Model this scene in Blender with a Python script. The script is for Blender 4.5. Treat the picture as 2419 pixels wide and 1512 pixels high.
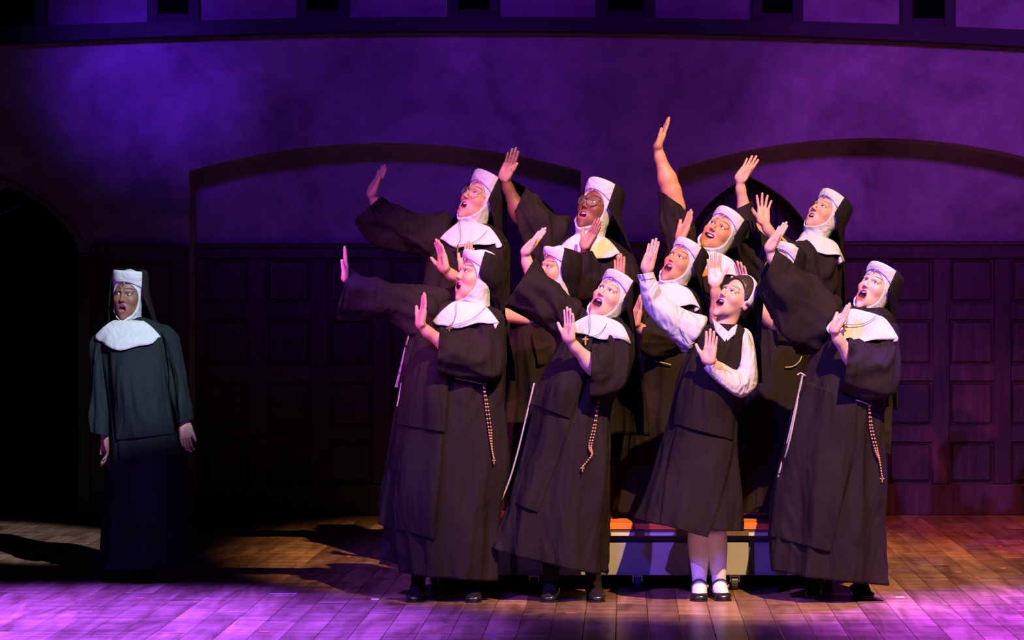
import bpy, bmesh, math, random
import numpy as np
from mathutils import Vector, Matrix

# ------------------------------------------------------------------ camera, world, lights, exposure
F_PX, CX, HY, CAM_Y, CAM_Z = 6510.0, 1209.5, 707.0, -14.0, 1.54
S = bpy.context.scene
for o in list(bpy.data.objects):
    bpy.data.objects.remove(o)
C = S.collection
cam_data = bpy.data.cameras.new('camera')
cam = bpy.data.objects.new('camera', cam_data)
C.objects.link(cam)
cam.location = (0, CAM_Y, CAM_Z)
cam.rotation_euler = (math.pi / 2, 0, 0)
cam_data.sensor_width = 36.0
cam_data.lens = 36.0 * F_PX / 2419.0
cam_data.shift_y = -(756.0 - HY) / 2419.0
cam_data.clip_end = 200
S.camera = cam

world = bpy.data.worlds.new('dark_theatre')
S.world = world
world.use_nodes = True
bgn = world.node_tree.nodes['Background']
bgn.inputs[0].default_value = (0.10, 0.03, 0.5, 1)
bgn.inputs[1].default_value = 0.006

def spot(name, loc, aim, color, watts, angle, blend=0.5, radius=0.12):
    l = bpy.data.lights.new(name, 'SPOT')
    l.color = color
    l.energy = watts
    l.spot_size = math.radians(angle)
    l.spot_blend = blend
    l.shadow_soft_size = radius
    o = bpy.data.objects.new(name, l)
    C.objects.link(o)
    o.location = loc
    o.rotation_euler = (Vector(aim) - Vector(loc)).to_track_quat('-Z', 'Y').to_euler()
    return o

# front of house
spot('warm_key_spot', (3.2, -7.6, 9.2), (1.22, 0.45, 1.40), (1.0, 0.63, 0.22), 14000, 21.0, 0.45, 0.06)
spot('rose_key_spot', (-6.2, -6.5, 5.0), (-0.5, 0.5, 1.75), (1.0, 0.14, 0.52), 5200, 14, 0.8, 0.06)
spot('violet_key_spot', (-3.4, -8.6, 7.0), (0.55, 0.3, 1.4), (0.27, 0.10, 1.0), 7600, 24, 0.6, 0.06)
spot('blue_wash_spot', (-1.0, -11.0, 6.5), (0.9, 0.0, 0.9), (0.05, 0.03, 1.0), 3000, 20, 0.8, 0.4)
spot('follow_spot', (3.0, -10.3, 8.4), (-2.10, 1.15, 1.40), (0.66, 0.82, 1.0), 16000, 5.8, 0.5, 0.05)
# overhead pools on the boards
spot('violet_pool_spot_left', (-1.9, 0.2, 7.6), (-2.2, -1.25, 0), (0.19, 0.065, 1.0), 42000, 35, 1.0, 0.12)
spot('violet_pool_spot_right', (3.2, 1.0, 7.6), (3.0, -0.85, 0), (0.30, 0.07, 1.0), 32000, 27, 0.9, 0.12)
spot('red_floor_spot', (4.4, -0.6, 6.6), (3.4, 3.6, 0.2), (1.0, 0.20, 0.12), 2500, 30, 0.9, 0.25)
# washes on the set wall
spot('wall_wash_far_left', (-2.9, -3.8, 5.2), (-2.56, 5.3, 3.15), (0.14, 0.015, 1.0), 3300, 10, 1.0, 0.3)
spot('wall_wash_left', (-1.2, -3.8, 5.2), (-1.0, 5.5, 2.85), (0.19, 0.015, 1.0), 900, 23, 1.0, 0.5)
spot('wall_wash_centre', (0.6, -3.8, 5.2), (0.9, 5.5, 2.95), (0.28, 0.012, 1.0), 600, 23, 1.0, 0.5)
spot('wall_wash_right', (3.2, -3.8, 5.2), (3.1, 5.5, 2.9), (0.44, 0.05, 1.0), 1800, 23, 1.0, 0.5)
S.view_settings.view_transform = 'Standard'
S.view_settings.look = 'None'
S.view_settings.exposure = 0.0
S.view_settings.gamma = 1.0
S.view_settings.use_curve_mapping = False

# ------------------------------------------------------------------ helpers
rng = random.Random(7)
nrng = np.random.default_rng(7)

def P(x, y, d):
    """point at distance d in front of the camera plane for the pixel (x, y)"""
    return np.array([(x - CX) * d / F_PX, d + CAM_Y, CAM_Z - (y - HY) * d / F_PX])

def nodes_of(m):
    m.use_nodes = True
    nt = m.node_tree
    return nt, nt.nodes['Principled BSDF']

MATS = {}
def mat(name, color, rough=0.7, metal=0.0, bump=0.0, bscale=80.0, vary=0.0, vscale=6.0, sheen=0.0,
        stretch=(1, 1, 1), spec=0.5, color2=None, sss=0.0, detail=4.0):
    if name in MATS:
        return MATS[name]
    m = bpy.data.materials.new(name)
    nt, b = nodes_of(m)
    b.inputs['Base Color'].default_value = (*color, 1)
    b.inputs['Roughness'].default_value = rough
    b.inputs['Metallic'].default_value = metal
    b.inputs['Specular IOR Level'].default_value = spec
    if sheen:
        b.inputs['Sheen Weight'].default_value = sheen
        b.inputs['Sheen Roughness'].default_value = 0.5
    if bump or vary or color2:
        tc = nt.nodes.new('ShaderNodeTexCoord')
        mp = nt.nodes.new('ShaderNodeMapping')
        mp.inputs['Scale'].default_value = stretch
        nt.links.new(tc.outputs['Object'], mp.inputs['Vector'])
    if vary or color2:
        nz = nt.nodes.new('ShaderNodeTexNoise')
        nz.inputs['Scale'].default_value = vscale
        nz.inputs['Detail'].default_value = detail
        nt.links.new(mp.outputs[0], nz.inputs['Vector'])
        cr = nt.nodes.new('ShaderNodeValToRGB')
        c2 = color2 if color2 else tuple(c * (1 - vary) for c in color)
        cr.color_ramp.elements[0].position = 0.32
        cr.color_ramp.elements[1].position = 0.68
        cr.color_ramp.elements[0].color = (*c2, 1)
        cr.color_ramp.elements[1].color = (*color, 1)
        nt.links.new(nz.outputs['Fac'], cr.inputs['Fac'])
        nt.links.new(cr.outputs['Color'], b.inputs['Base Color'])
    if bump:
        n2 = nt.nodes.new('ShaderNodeTexNoise')
        n2.inputs['Scale'].default_value = bscale
        n2.inputs['Detail'].default_value = 3
        nt.links.new(mp.outputs[0], n2.inputs['Vector'])
        bp = nt.nodes.new('ShaderNodeBump')
        bp.inputs['Strength'].default_value = bump
        bp.inputs['Distance'].default_value = 0.01
        nt.links.new(n2.outputs['Fac'], bp.inputs['Height'])
        nt.links.new(bp.outputs['Normal'], b.inputs['Normal'])
    MATS[name] = m
    return m

def mesh_obj(name, verts, faces, material, parent=None, smooth=True, base=None, mats=None, fmat=None, colors=None):
    me = bpy.data.meshes.new(name)
    v = np.asarray(verts, dtype=float)
    if base is not None:
        v = v - np.asarray(base)
    me.from_pydata(v.tolist(), [], faces.tolist() if isinstance(faces, np.ndarray) else faces)
    if mats:
        for m in mats:
            me.materials.append(m)
        if fmat is not None:
            me.polygons.foreach_set('material_index', np.asarray(fmat, dtype=np.int32))
    else:
        me.materials.append(material)
    if smooth:
        me.polygons.foreach_set('use_smooth', np.ones(len(me.polygons), dtype=bool))
    if colors is not None:
        ca = me.color_attributes.new('tint', 'FLOAT_COLOR', 'POINT')
        col = np.ones((len(v), 4), dtype=np.float32)
        col[:, :3] = colors
        ca.data.foreach_set('color', col.ravel())
    me.update()
    o = bpy.data.objects.new(name, me)
    C.objects.link(o)
    if parent is not None:
        o.parent = parent
    return o

def tag(o, label=None, cat=None, group=None, kind=None):
    if label: o['label'] = label
    if cat: o['category'] = cat
    if group: o['group'] = group
    if kind: o['kind'] = kind
    return o

def empty(name, loc, label=None, cat=None, group=None, kind=None):
    o = bpy.data.objects.new(name, None)
    o.empty_display_size = 0.1
    C.objects.link(o)
    o.location = loc
    return tag(o, label, cat, group, kind)

class MB:
    """collects shapes into one mesh"""
    def __init__(self):
        self.v, self.f, self.n = [], [], 0
    def add(self, v, f):
        v = np.asarray(v, dtype=float).reshape(-1, 3)
        self.v.append(v)
        self.f += (np.asarray(f) + self.n).tolist() if isinstance(f, np.ndarray) else [[i + self.n for i in q] for q in f]
        self.n += len(v)
        return self
    def box(self, lo, hi, bevel=0.0):
        (x0, y0, z0), (x1, y1, z1) = lo, hi
        if bevel <= 0:
            v = [(x0,y0,z0),(x1,y0,z0),(x1,y1,z0),(x0,y1,z0),(x0,y0,z1),(x1,y0,z1),(x1,y1,z1),(x0,y1,z1)]
            f = [(3,2,1,0),(4,5,6,7),(0,1,5,4),(1,2,6,5),(2,3,7,6),(3,0,4,7)]
            return self.add(v, f)
        bm = bmesh.new()
        bmesh.ops.create_cube(bm, size=1)
        for q in bm.verts:
            q.co = Vector(((x0+x1)/2 + q.co.x*(x1-x0), (y0+y1)/2 + q.co.y*(y1-y0), (z0+z1)/2 + q.co.z*(z1-z0)))
        bmesh.ops.bevel(bm, geom=bm.edges[:], offset=bevel, segments=1, affect='EDGES')
        bm.verts.index_update()
        self.add([q.co[:] for q in bm.verts], [[q.index for q in fc.verts] for fc in bm.faces])
        bm.free()
        return self
    def tube(self, path, radius, seg=8, cap=True):
        pts = np.asarray(path, dtype=float)
        r = np.broadcast_to(np.asarray(radius, dtype=float), (len(pts),))
        tan = np.gradient(pts, axis=0)
        tan /= np.linalg.norm(tan, axis=1)[:, None] + 1e-12
        up = np.array([0.13, -0.94, 0.3])
        vs = []
        for p, t, rr in zip(pts, tan, r):
            a = np.cross(t, up)
            if np.linalg.norm(a) < 1e-4:
                a = np.cross(t, [1, 0, 0])
            a /= np.linalg.norm(a)
            b = np.cross(t, a)
            for k in range(seg):
                th = 2 * math.pi * k / seg
                vs.append(p + rr * (math.cos(th) * a + math.sin(th) * b))
        fs = []
        n = len(pts)
        for i in range(n - 1):
            for k in range(seg):
                k2 = (k + 1) % seg
                fs.append((i*seg+k, i*seg+k2, (i+1)*seg+k2, (i+1)*seg+k))
        if cap:
            fs.append(tuple(range(seg))[::-1])
            fs.append(tuple((n-1)*seg + k for k in range(seg)))
        return self.add(vs, fs)
    def ball(self, c, r, nu=8, nv=6):
        vs, fs = [], []
        r = np.broadcast_to(np.asarray(r, dtype=float), (3,))
        for i in range(nv + 1):
            ph = math.pi * i / nv
            for k in range(nu):
                th = 2 * math.pi * k / nu
                vs.append((c[0]+r[0]*math.sin(ph)*math.cos(th), c[1]+r[1]*math.sin(ph)*math.sin(th), c[2]+r[2]*math.cos(ph)))
        for i in range(nv):
            for k in range(nu):
                k2 = (k+1) % nu
                fs.append((i*nu+k, (i+1)*nu+k, (i+1)*nu+k2, i*nu+k2))
        return self.add(vs, fs)
    def prism(self, pts2, y0, y1):
        """outline in x,z extruded along y (concave allowed)"""
        n = len(pts2)
        v = [(p[0], y0, p[1]) for p in pts2] + [(p[0], y1, p[1]) for p in pts2]
        f = [tuple(range(n)), tuple(range(2*n-1, n-1, -1))]
        for i in range(n):
            j = (i+1) % n
            f.append((i, n+i, n+j, j))
        return self.add(v, f)
    def build(self, name, material, parent=None, smooth=False, base=None):
        return mesh_obj(name, np.concatenate(self.v), self.f, material, parent, smooth, base)

def crom(vals, t):
    """smooth interpolation of station values (n,k) at parameters t in 0..n-1 (monotone-ish Catmull-Rom)"""
    v = np.asarray(vals, dtype=float)
    n = len(v)
    t = np.clip(t, 0, n - 1 - 1e-9)
    i = t.astype(int)
    u = (t - i)[:, None]
    p0 = v[np.maximum(i-1, 0)]; p1 = v[i]; p2 = v[np.minimum(i+1, n-1)]; p3 = v[np.minimum(i+2, n-1)]
    m1 = (p2 - p0) * 0.42; m2 = (p3 - p1) * 0.42
    return ((2*u**3-3*u**2+1)*p1 + (u**3-2*u**2+u)*m1 + (-2*u**3+3*u**2)*p2 + (u**3-u**2)*m2)

class Loft:
    """elliptic sections: stations of (left/top point, right/bottom point, half depth, depth offset)"""
    def __init__(self, st, d, amp0=0.0, amp1=0.05, freq=9, seed=0, power=2.0, wr=0.0, wk=3.0):
        c, u, w = [], [], []
        for s in st:
            (p, q, hd) = s[:3]
            off = s[3] if len(s) > 3 else 0.0
            a, b = P(*p, d + off), P(*q, d + off)
            c.append((a+b)/2); u.append((b-a)/2); w.append([0, -hd, 0])
        self.c, self.u, self.w = np.array(c), np.array(u), np.array(w)
        self.wr, self.wk = wr, wk
        self.n, self.seed, self.freq, self.a0, self.a1, self.power = len(st), seed, freq, amp0, amp1, power
        r = np.random.default_rng(seed + 11)
        self.ph = r.uniform(0, 6.28, 8)
    def pts(self, t, th):
        """t (n,), th (m,) -> (n,m,3)"""
        c, u, w = crom(self.c, t), crom(self.u, t), crom(self.w, t)
        tn = (t / (self.n - 1))[:, None]
        A = self.a0 + (self.a1 - self.a0) * tn ** 1.3
        ph, f = self.ph, self.freq
        T = th[None, :]
        rid = lambda a: 1.0 - 2.0*np.abs(np.sin(a/2))**0.75
        fold = (rid(f*T + ph[0] + 1.6*np.sin(2.2*tn*3 + ph[1])) * 0.55 + rid((f*1.7//1)*T + ph[2] + 2.0*tn) * 0.30
                + np.sin((f//2)*T + ph[3] - 2.5*tn) * 0.5 + 0.25*np.sin(7*tn*3.1 + 3*T + ph[4]) * (0.3 + tn))
        if self.wr:
            fold = fold + self.wr * (rid(2*math.pi*(self.wk*tn + .55*np.cos(T + ph[5]) + .2*np.sin(3*T + ph[6]))) * np.sin(math.pi*np.clip(tn*1.15, 0, 1))
                                     + .6*rid(2*math.pi*(self.wk*.6*tn - .7*np.sin(T + ph[7]))))
        r = 1 + A * fold
        pw = 2.0 / self.power
        cs, sn = np.cos(th), np.sin(th)
        cs = np.sign(cs) * np.abs(cs) ** pw; sn = np.sign(sn) * np.abs(sn) ** pw
        rx = r * cs[None, :]; ry = r * sn[None, :]
        return c[:, None, :] + rx[:, :, None] * u[:, None, :] + ry[:, :, None] * w[:, None, :]
    def mesh(self, nt, nth, t0=0.0, t1=None, thr=None, close=True):
        t1 = self.n - 1 if t1 is None else t1
        t = np.linspace(t0, t1, nt)
        if thr is None:
            th = np.linspace(0, 2*math.pi, nth, endpoint=False)
        else:
            th = np.linspace(thr[0], thr[1], nth); close = False
        v = self.pts(t, th)
        return v, grid_faces(nt, nth, close)
    def front_lookup(self):
        t = np.linspace(0, self.n - 1, 160)
        th = np.linspace(0.02, math.pi - 0.02, 90)
        v = self.pts(t, th).reshape(-1, 3)
        dd = v[:, 1] - CAM_Y
        px = CX + v[:, 0] * F_PX / dd
        py = HY - (v[:, 2] - CAM_Z) * F_PX / dd
        return np.stack([px, py, dd], 1)

def grid_faces(n, m, close):
    f = []
    mm = m if close else m - 1
    for i in range(n - 1):
        for k in range(mm):
            k2 = (k + 1) % m
            f.append((i*m+k, (i+1)*m+k, (i+1)*m+k2, i*m+k2))
    return f

def solidify(o, th, offset=-1.0):
    md = o.modifiers.new('thickness', 'SOLIDIFY')
    md.thickness = th
    md.offset = offset
    return o

def rot(yaw, pitch, roll):
    """face/palm looks to -y; yaw<0 turns it to the picture's left, pitch>0 up, roll>0 tips the top to the right"""
    return np.array((Matrix.Rotation(math.radians(roll), 3, 'Y') @ Matrix.Rotation(math.radians(yaw), 3, 'Z')
                     @ Matrix.Rotation(math.radians(-pitch), 3, 'X')))

# ------------------------------------------------------------------ implicit surfaces
def smin(a, b, k):
    h = np.clip(0.5 + 0.5*(b-a)/k, 0, 1)
    return b + (a-b)*h - k*h*(1-h)
def smax(a, b, k):
    return -smin(-a, -b, k)
def ell(p, c, r):
    q = (p - np.asarray(c)) / np.asarray(r)
    n = np.sqrt((q**2).sum(-1))
    return (n - 1) * min(r)
def sph(p, c, r):
    return np.sqrt(((p - np.asarray(c))**2).sum(-1)) - r
def cap(p, a, b, ra, rb=None):
    rb = ra if rb is None else rb
    a, b = np.asarray(a, dtype=float), np.asarray(b, dtype=float)
    ba = b - a
    h = np.clip(((p - a) @ ba) / (ba @ ba), 0, 1)
    return np.sqrt((((p - a) - h[..., None]*ba)**2).sum(-1)) - (ra + (rb-ra)*h)
def rbox(p, c, h, r):
    q = np.abs(p - np.asarray(c)) - (np.asarray(h) - r)
    return np.sqrt((np.maximum(q, 0)**2).sum(-1)) + np.minimum(q.max(-1), 0) - r

def axis(spans):
    """spans: [(from, to, step), ...] contiguous -> coordinate array"""
    out = []
    for a, b, s in spans:
        n = max(1, int(round((b-a)/s)))
        out += list(np.linspace(a, b, n, endpoint=False))
    out.append(spans[-1][1])
    return np.array(out)

def surfnet(xs, ys, zs, fn):
    X, Y, Z = np.meshgrid(xs, ys, zs, indexing='ij')
    p = np.stack([X, Y, Z], -1)
    B = 5
    blk = [np.arange(len(a))//B for a in (xs, ys, zs)]
    mid = [np.array([(a[b == k].min() + a[b == k].max())/2 for k in range(b.max()+1)]) for a, b in zip((xs, ys, zs), blk)]
    ext = [np.array([np.ptp(a[b == k])/2 for k in range(b.max()+1)]) for a, b in zip((xs, ys, zs), blk)]
    Cm = np.stack(np.meshgrid(*mid, indexing='ij'), -1)
    Rm = np.sqrt(sum(e**2 for e in np.meshgrid(*ext, indexing='ij')))
    Fc = fn(Cm)
    near = np.abs(Fc) < 1.35*Rm + .006
    ix = np.ix_(*blk)
    Fv = Fc[ix].copy()
    nm = near[ix]
    Fv[nm] = fn(p[nm])
    s = Fv < 0
    nx, ny, nz = Fv.shape
    cell = np.zeros((nx-1, ny-1, nz-1), dtype=np.int8)
    for i in (0, 1):
        for j in (0, 1):
            for k in (0, 1):
                cell += s[i:nx-1+i, j:ny-1+j, k:nz-1+k]
    act = (cell > 0) & (cell < 8)
    idx = -np.ones(act.shape, dtype=np.int64)
    ii = np.argwhere(act)
    idx[act] = np.arange(len(ii))
    acc = np.zeros((len(ii), 3)); cnt = np.zeros(len(ii))
    corners = [(i, j, k) for i in (0, 1) for j in (0, 1) for k in (0, 1)]
    for a in corners:
        for b in corners:
            if sum(b) - sum(a) == 1 and all(b[q] >= a[q] for q in range(3)):
                ia = ii + np.array(a); ib = ii + np.array(b)
                fa = Fv[ia[:, 0], ia[:, 1], ia[:, 2]]; fb = Fv[ib[:, 0], ib[:, 1], ib[:, 2]]
                m = (fa < 0) != (fb < 0)
                t = np.where(m, fa / np.where(m, fa - fb, 1), 0)
                pa = p[ia[:, 0], ia[:, 1], ia[:, 2]]; pb = p[ib[:, 0], ib[:, 1], ib[:, 2]]
                acc += np.where(m[:, None], pa + t[:, None]*(pb-pa), 0)
                cnt += m
    v = acc / cnt[:, None]
    faces = []
    for ax in range(3):
        sl0 = [slice(None)]*3; sl1 = [slice(None)]*3
        sl0[ax] = slice(0, -1); sl1[ax] = slice(1, None)
        e = s[tuple(sl0)] != s[tuple(sl1)]
        inside0 = s[tuple(sl0)]
        o1, o2 = [q for q in range(3) if q != ax]
        ei = np.argwhere(e)
        ok = (ei[:, o1] > 0) & (ei[:, o2] > 0) & (ei[:, o1] < Fv.shape[o1]-1) & (ei[:, o2] < Fv.shape[o2]-1)
        ei = ei[ok]
        if len(ei) == 0:
            continue
        ins = inside0[ei[:, 0], ei[:, 1], ei[:, 2]]
        quads = []
        for da, db in ((-1, -1), (0, -1), (0, 0), (-1, 0)):
            q = ei.copy()
            q[:, o1] += da; q[:, o2] += db
            quads.append(idx[q[:, 0], q[:, 1], q[:, 2]])
        qd = np.stack(quads, 1)
        flip = ins if ax != 1 else ~ins
        qd = np.where(flip[:, None], qd, qd[:, ::-1])
        faces.append(qd)
    return v, np.concatenate(faces)

# ------------------------------------------------------------------ materials
def cloth_mat(name, color, rough=0.85, wrinkle=0.5, wscale=5.0, weave=0.2, vary=0.2, stretch=(1, 1, .4)):
    m = mat(name, color, rough, bump=weave, bscale=420, spec=0.12, vary=vary, vscale=3)
    nt = m.node_tree
    b = nt.nodes['Principled BSDF']
    prev = b.inputs['Normal'].links[0].from_node
    tc = nt.nodes.new('ShaderNodeTexCoord')
    mp = nt.nodes.new('ShaderNodeMapping'); mp.inputs['Scale'].default_value = stretch; mp.inputs['Rotation'].default_value = (.2, .35, 0)
    nz = nt.nodes.new('ShaderNodeTexNoise'); nz.inputs['Scale'].default_value = wscale; nz.inputs['Detail'].default_value = 2.5
    nz.inputs['Distortion'].default_value = 0.9
    bp = nt.nodes.new('ShaderNodeBump'); bp.inputs['Strength'].default_value = wrinkle; bp.inputs['Distance'].default_value = 0.12
    nt.links.new(tc.outputs['Object'], mp.inputs['Vector']); nt.links.new(mp.outputs[0], nz.inputs['Vector'])
    nt.links.new(nz.outputs['Fac'], bp.inputs['Height']); nt.links.new(bp.outputs['Normal'], prev.inputs['Normal'])
    return m
M_ROBE = cloth_mat('habit_cloth_black_brown', (0.015, 0.0088, 0.0100))
M_ROBE2 = cloth_mat('habit_cloth_charcoal_blue', (0.0115, 0.0168, 0.0195))
M_VEIL = cloth_mat('veil_cloth_black', (0.0115, 0.0072, 0.0080))
M_WHITE = cloth_mat('white_linen', (0.48, 0.465, 0.465), .8, .22, 9.0, .1, .05, (1, 1, 1))
M_BLOUSE = cloth_mat('white_blouse_cotton', (0.46, 0.445, 0.46), .75, .6, 9.0, .1, .05, (1, 1, .6))
M_STOCK = mat('white_knit_stocking', (0.66, 0.62, 0.62), 0.8, bump=0.2, bscale=500)
M_SEAM = mat('dark_seam_thread', (0.05, 0.04, 0.05), 0.8)
M_SHOE = mat('black_shoe_leather', (0.012, 0.010, 0.011), 0.25, bump=0.05, bscale=60)
M_ROPE = mat('white_cord', (0.36, 0.32, 0.29), 0.8, bump=0.6, bscale=220)
M_BEAD = mat('wooden_beads', (0.40, 0.20, 0.10), 0.35)
M_CROSS = mat('dark_wood_cross', (0.13, 0.06, 0.03), 0.45)
M_CROSSG = mat('gilt_cross', (0.55, 0.30, 0.10), 0.35, 0.4)
M_GOLD = mat('gold_wire', (0.65, 0.42, 0.18), 0.25, 0.9)
M_TORT = mat('tortoiseshell', (0.16, 0.07, 0.025), 0.2, vary=0.7, vscale=60)
M_HAIR = mat('dark_brown_hair', (0.035, 0.018, 0.012), 0.45, bump=0.2, bscale=160, stretch=(1, 0.1, .3))
M_GLASS = bpy.data.materials.new('spectacle_lens')
_nt, _b = nodes_of(M_GLASS)
_b.inputs['Base Color'].default_value = (0.95, 0.9, 0.9, 1)
_b.inputs['Roughness'].default_value = 0.03
_b.inputs['Alpha'].default_value = 0.05

def skin_mat():
    m = bpy.data.materials.new('skin')
    nt, b = nodes_of(m)
    a = nt.nodes.new('ShaderNodeVertexColor')
    a.layer_name = 'tint'
    nz = nt.nodes.new('ShaderNodeTexNoise')
    nz.inputs['Scale'].default_value = 35
    mx = nt.nodes.new('ShaderNodeMix')
    mx.data_type = 'RGBA'; mx.blend_type = 'MULTIPLY'
    mx.inputs['Factor'].default_value = 0.25
    nt.links.new(a.outputs['Color'], mx.inputs['A'])
    nt.links.new(nz.outputs['Color'], mx.inputs['B'])
    cr = nt.nodes.new('ShaderNodeValToRGB')
    cr.color_ramp.elements[0].color = (0.75, 0.7, 0.7, 1)
    cr.color_ramp.elements[1].color = (1.1, 1.1, 1.1, 1)
    nt.links.new(nz.outputs['Fac'], cr.inputs['Fac'])
    nt.links.new(cr.outputs['Color'], mx.inputs['B'])
    nt.links.new(mx.outputs['Result'], b.inputs['Base Color'])
    b.inputs['Roughness'].default_value = 0.52
    b.inputs['Specular IOR Level'].default_value = 0.4
    b.inputs['Subsurface Weight'].default_value = 0.0
    return m
M_SKIN = skin_mat()

# ------------------------------------------------------------------ the set
D_WALL, D_NICHE = 19.3, 19.73
Y_WALL, Y_NICHE = D_WALL + CAM_Y, D_NICHE + CAM_Y
def xz(x, y, d):
    p = P(x, y, d)
    return (p[0], p[2])

def plaster_mat(name, c1, c2, c3):
    m = bpy.data.materials.new(name)
    nt, b = nodes_of(m)
    tc = nt.nodes.new('ShaderNodeTexCoord')
    n1 = nt.nodes.new('ShaderNodeTexNoise'); n1.inputs['Scale'].default_value = 0.9; n1.inputs['Detail'].default_value = 7
    n1.inputs['Roughness'].default_value = 0.62; n1.inputs['Distortion'].default_value = 0.6
    n2 = nt.nodes.new('ShaderNodeTexNoise'); n2.inputs['Scale'].default_value = 9; n2.inputs['Detail'].default_value = 8
    nt.links.new(tc.outputs['Object'], n1.inputs['Vector']); nt.links.new(tc.outputs['Object'], n2.inputs['Vector'])
    r = nt.nodes.new('ShaderNodeValToRGB')
    r.color_ramp.elements[0].position = 0.36; r.color_ramp.elements[0].color = (*c1, 1)
    r.color_ramp.elements[1].position = 0.66; r.color_ramp.elements[1].color = (*c3, 1)
    e = r.color_ramp.elements.new(0.5); e.color = (*c2, 1)
    nt.links.new(n1.outputs['Fac'], r.inputs['Fac'])
    mx = nt.nodes.new('ShaderNodeMix'); mx.data_type = 'RGBA'; mx.blend_type = 'OVERLAY'; mx.inputs['Factor'].default_value = 0.35
    nt.links.new(r.outputs['Color'], mx.inputs['A']); nt.links.new(n2.outputs['Fac'], mx.inputs['B'])
    nt.links.new(mx.outputs['Result'], b.inputs['Base Color'])
    b.inputs['Roughness'].default_value = 0.9; b.inputs['Specular IOR Level'].default_value = 0.15
    bp = nt.nodes.new('ShaderNodeBump'); bp.inputs['Strength'].default_value = 0.2; bp.inputs['Distance'].default_value = 0.01
    nt.links.new(n2.outputs['Fac'], bp.inputs['Height']); nt.links.new(bp.outputs['Normal'], b.inputs['Normal'])
    return m
M_PLASTER = plaster_mat('mottled_plaster', (0.20, 0.16, 0.19), (0.33, 0.29, 0.32), (0.43, 0.39, 0.41))
M_PLASTER_B = plaster_mat('mottled_brown_plaster', (0.14, 0.10, 0.09), (0.28, 0.21, 0.19), (0.36, 0.28, 0.25))

def wood_mat(name, c1, c2, rough=0.5, axis_scale=(14, 14, 1.2), rand=0.35, bump=0.15, spec=0.4):
    m = bpy.data.materials.new(name)
    nt, b = nodes_of(m)
    tc = nt.nodes.new('ShaderNodeTexCoord')
    oi = nt.nodes.new('ShaderNodeObjectInfo')
    ad = nt.nodes.new('ShaderNodeVectorMath'); ad.operation = 'ADD'
    ml = nt.nodes.new('ShaderNodeMath'); ml.operation = 'MULTIPLY'; ml.inputs[1].default_value = 37.0
    nt.links.new(oi.outputs['Random'], ml.inputs[0])
    nt.links.new(tc.outputs['Object'], ad.inputs[0]); nt.links.new(ml.outputs[0], ad.inputs[1])
    mp = nt.nodes.new('ShaderNodeMapping'); mp.inputs['Scale'].default_value = axis_scale
    nt.links.new(ad.outputs[0], mp.inputs['Vector'])
    nz = nt.nodes.new('ShaderNodeTexNoise'); nz.inputs['Scale'].default_value = 1.0; nz.inputs['Detail'].default_value = 6
    nz.inputs['Distortion'].default_value = 0.8
    nt.links.new(mp.outputs[0], nz.inputs['Vector'])
    r = nt.nodes.new('ShaderNodeValToRGB')
    r.color_ramp.elements[0].position = 0.3; r.color_ramp.elements[0].color = (*c1, 1)
    r.color_ramp.elements[1].position = 0.72; r.color_ramp.elements[1].color = (*c2, 1)
    nt.links.new(nz.outputs['Fac'], r.inputs['Fac'])
    hs = nt.nodes.new('ShaderNodeHueSaturation')
    mr = nt.nodes.new('ShaderNodeMapRange'); mr.inputs['To Min'].default_value = 1 - rand; mr.inputs['To Max'].default_value = 1 + rand
    nt.links.new(oi.outputs['Random'], mr.inputs['Value']); nt.links.new(mr.outputs[0], hs.inputs['Value'])
    nt.links.new(r.outputs['Color'], hs.inputs['Color']); nt.links.new(hs.outputs['Color'], b.inputs['Base Color'])
    b.inputs['Roughness'].default_value = rough; b.inputs['Specular IOR Level'].default_value = spec
    bp = nt.nodes.new('ShaderNodeBump'); bp.inputs['Strength'].default_value = bump; bp.inputs['Distance'].default_value = 0.004
    nt.links.new(nz.outputs['Fac'], bp.inputs['Height']); nt.links.new(bp.outputs['Normal'], b.inputs['Normal'])
    return m
M_FLOOR = wood_mat('worn_stage_boards', (0.15, 0.066, 0.040), (0.42, 0.22, 0.145), 0.28, (9, 1.2, 9), 0.35, 0.1)
def streak(m):
    nt = m.node_tree
    b = nt.nodes['Principled BSDF']
    src = b.inputs['Base Color'].links[0].from_socket
    g = nt.nodes.new('ShaderNodeNewGeometry')
    mp = nt.nodes.new('ShaderNodeMapping'); mp.inputs['Scale'].default_value = (0.9, 6.0, 1)
    nz = nt.nodes.new('ShaderNodeTexNoise'); nz.inputs['Scale'].default_value = 1.6; nz.inputs['Detail'].default_value = 7; nz.inputs['Roughness'].default_value = .7
    cr = nt.nodes.new('ShaderNodeValToRGB')
    cr.color_ramp.elements[0].position = .35; cr.color_ramp.elements[0].color = (.45, .42, .42, 1)
    cr.color_ramp.elements[1].position = .7; cr.color_ramp.elements[1].color = (1.35, 1.3, 1.3, 1)
    mx = nt.nodes.new('ShaderNodeMix'); mx.data_type = 'RGBA'; mx.blend_type = 'MULTIPLY'; mx.inputs['Factor'].default_value = .8
    nt.links.new(g.outputs['Position'], mp.inputs['Vector']); nt.links.new(mp.outputs[0], nz.inputs['Vector'])
    nt.links.new(nz.outputs['Fac'], cr.inputs['Fac']); nt.links.new(src, mx.inputs['A']); nt.links.new(cr.outputs['Color'], mx.inputs['B'])
    nt.links.new(mx.outputs['Result'], b.inputs['Base Color'])
streak(M_FLOOR)
M_JOINT = mat('dark_board_joints', (0.02, 0.012, 0.012), 0.8)
M_WAIN = wood_mat('dark_oak_panelling', (0.030, 0.012, 0.012), (0.085, 0.036, 0.034), 0.5, (16, 16, 1.3), 0.25)
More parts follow.
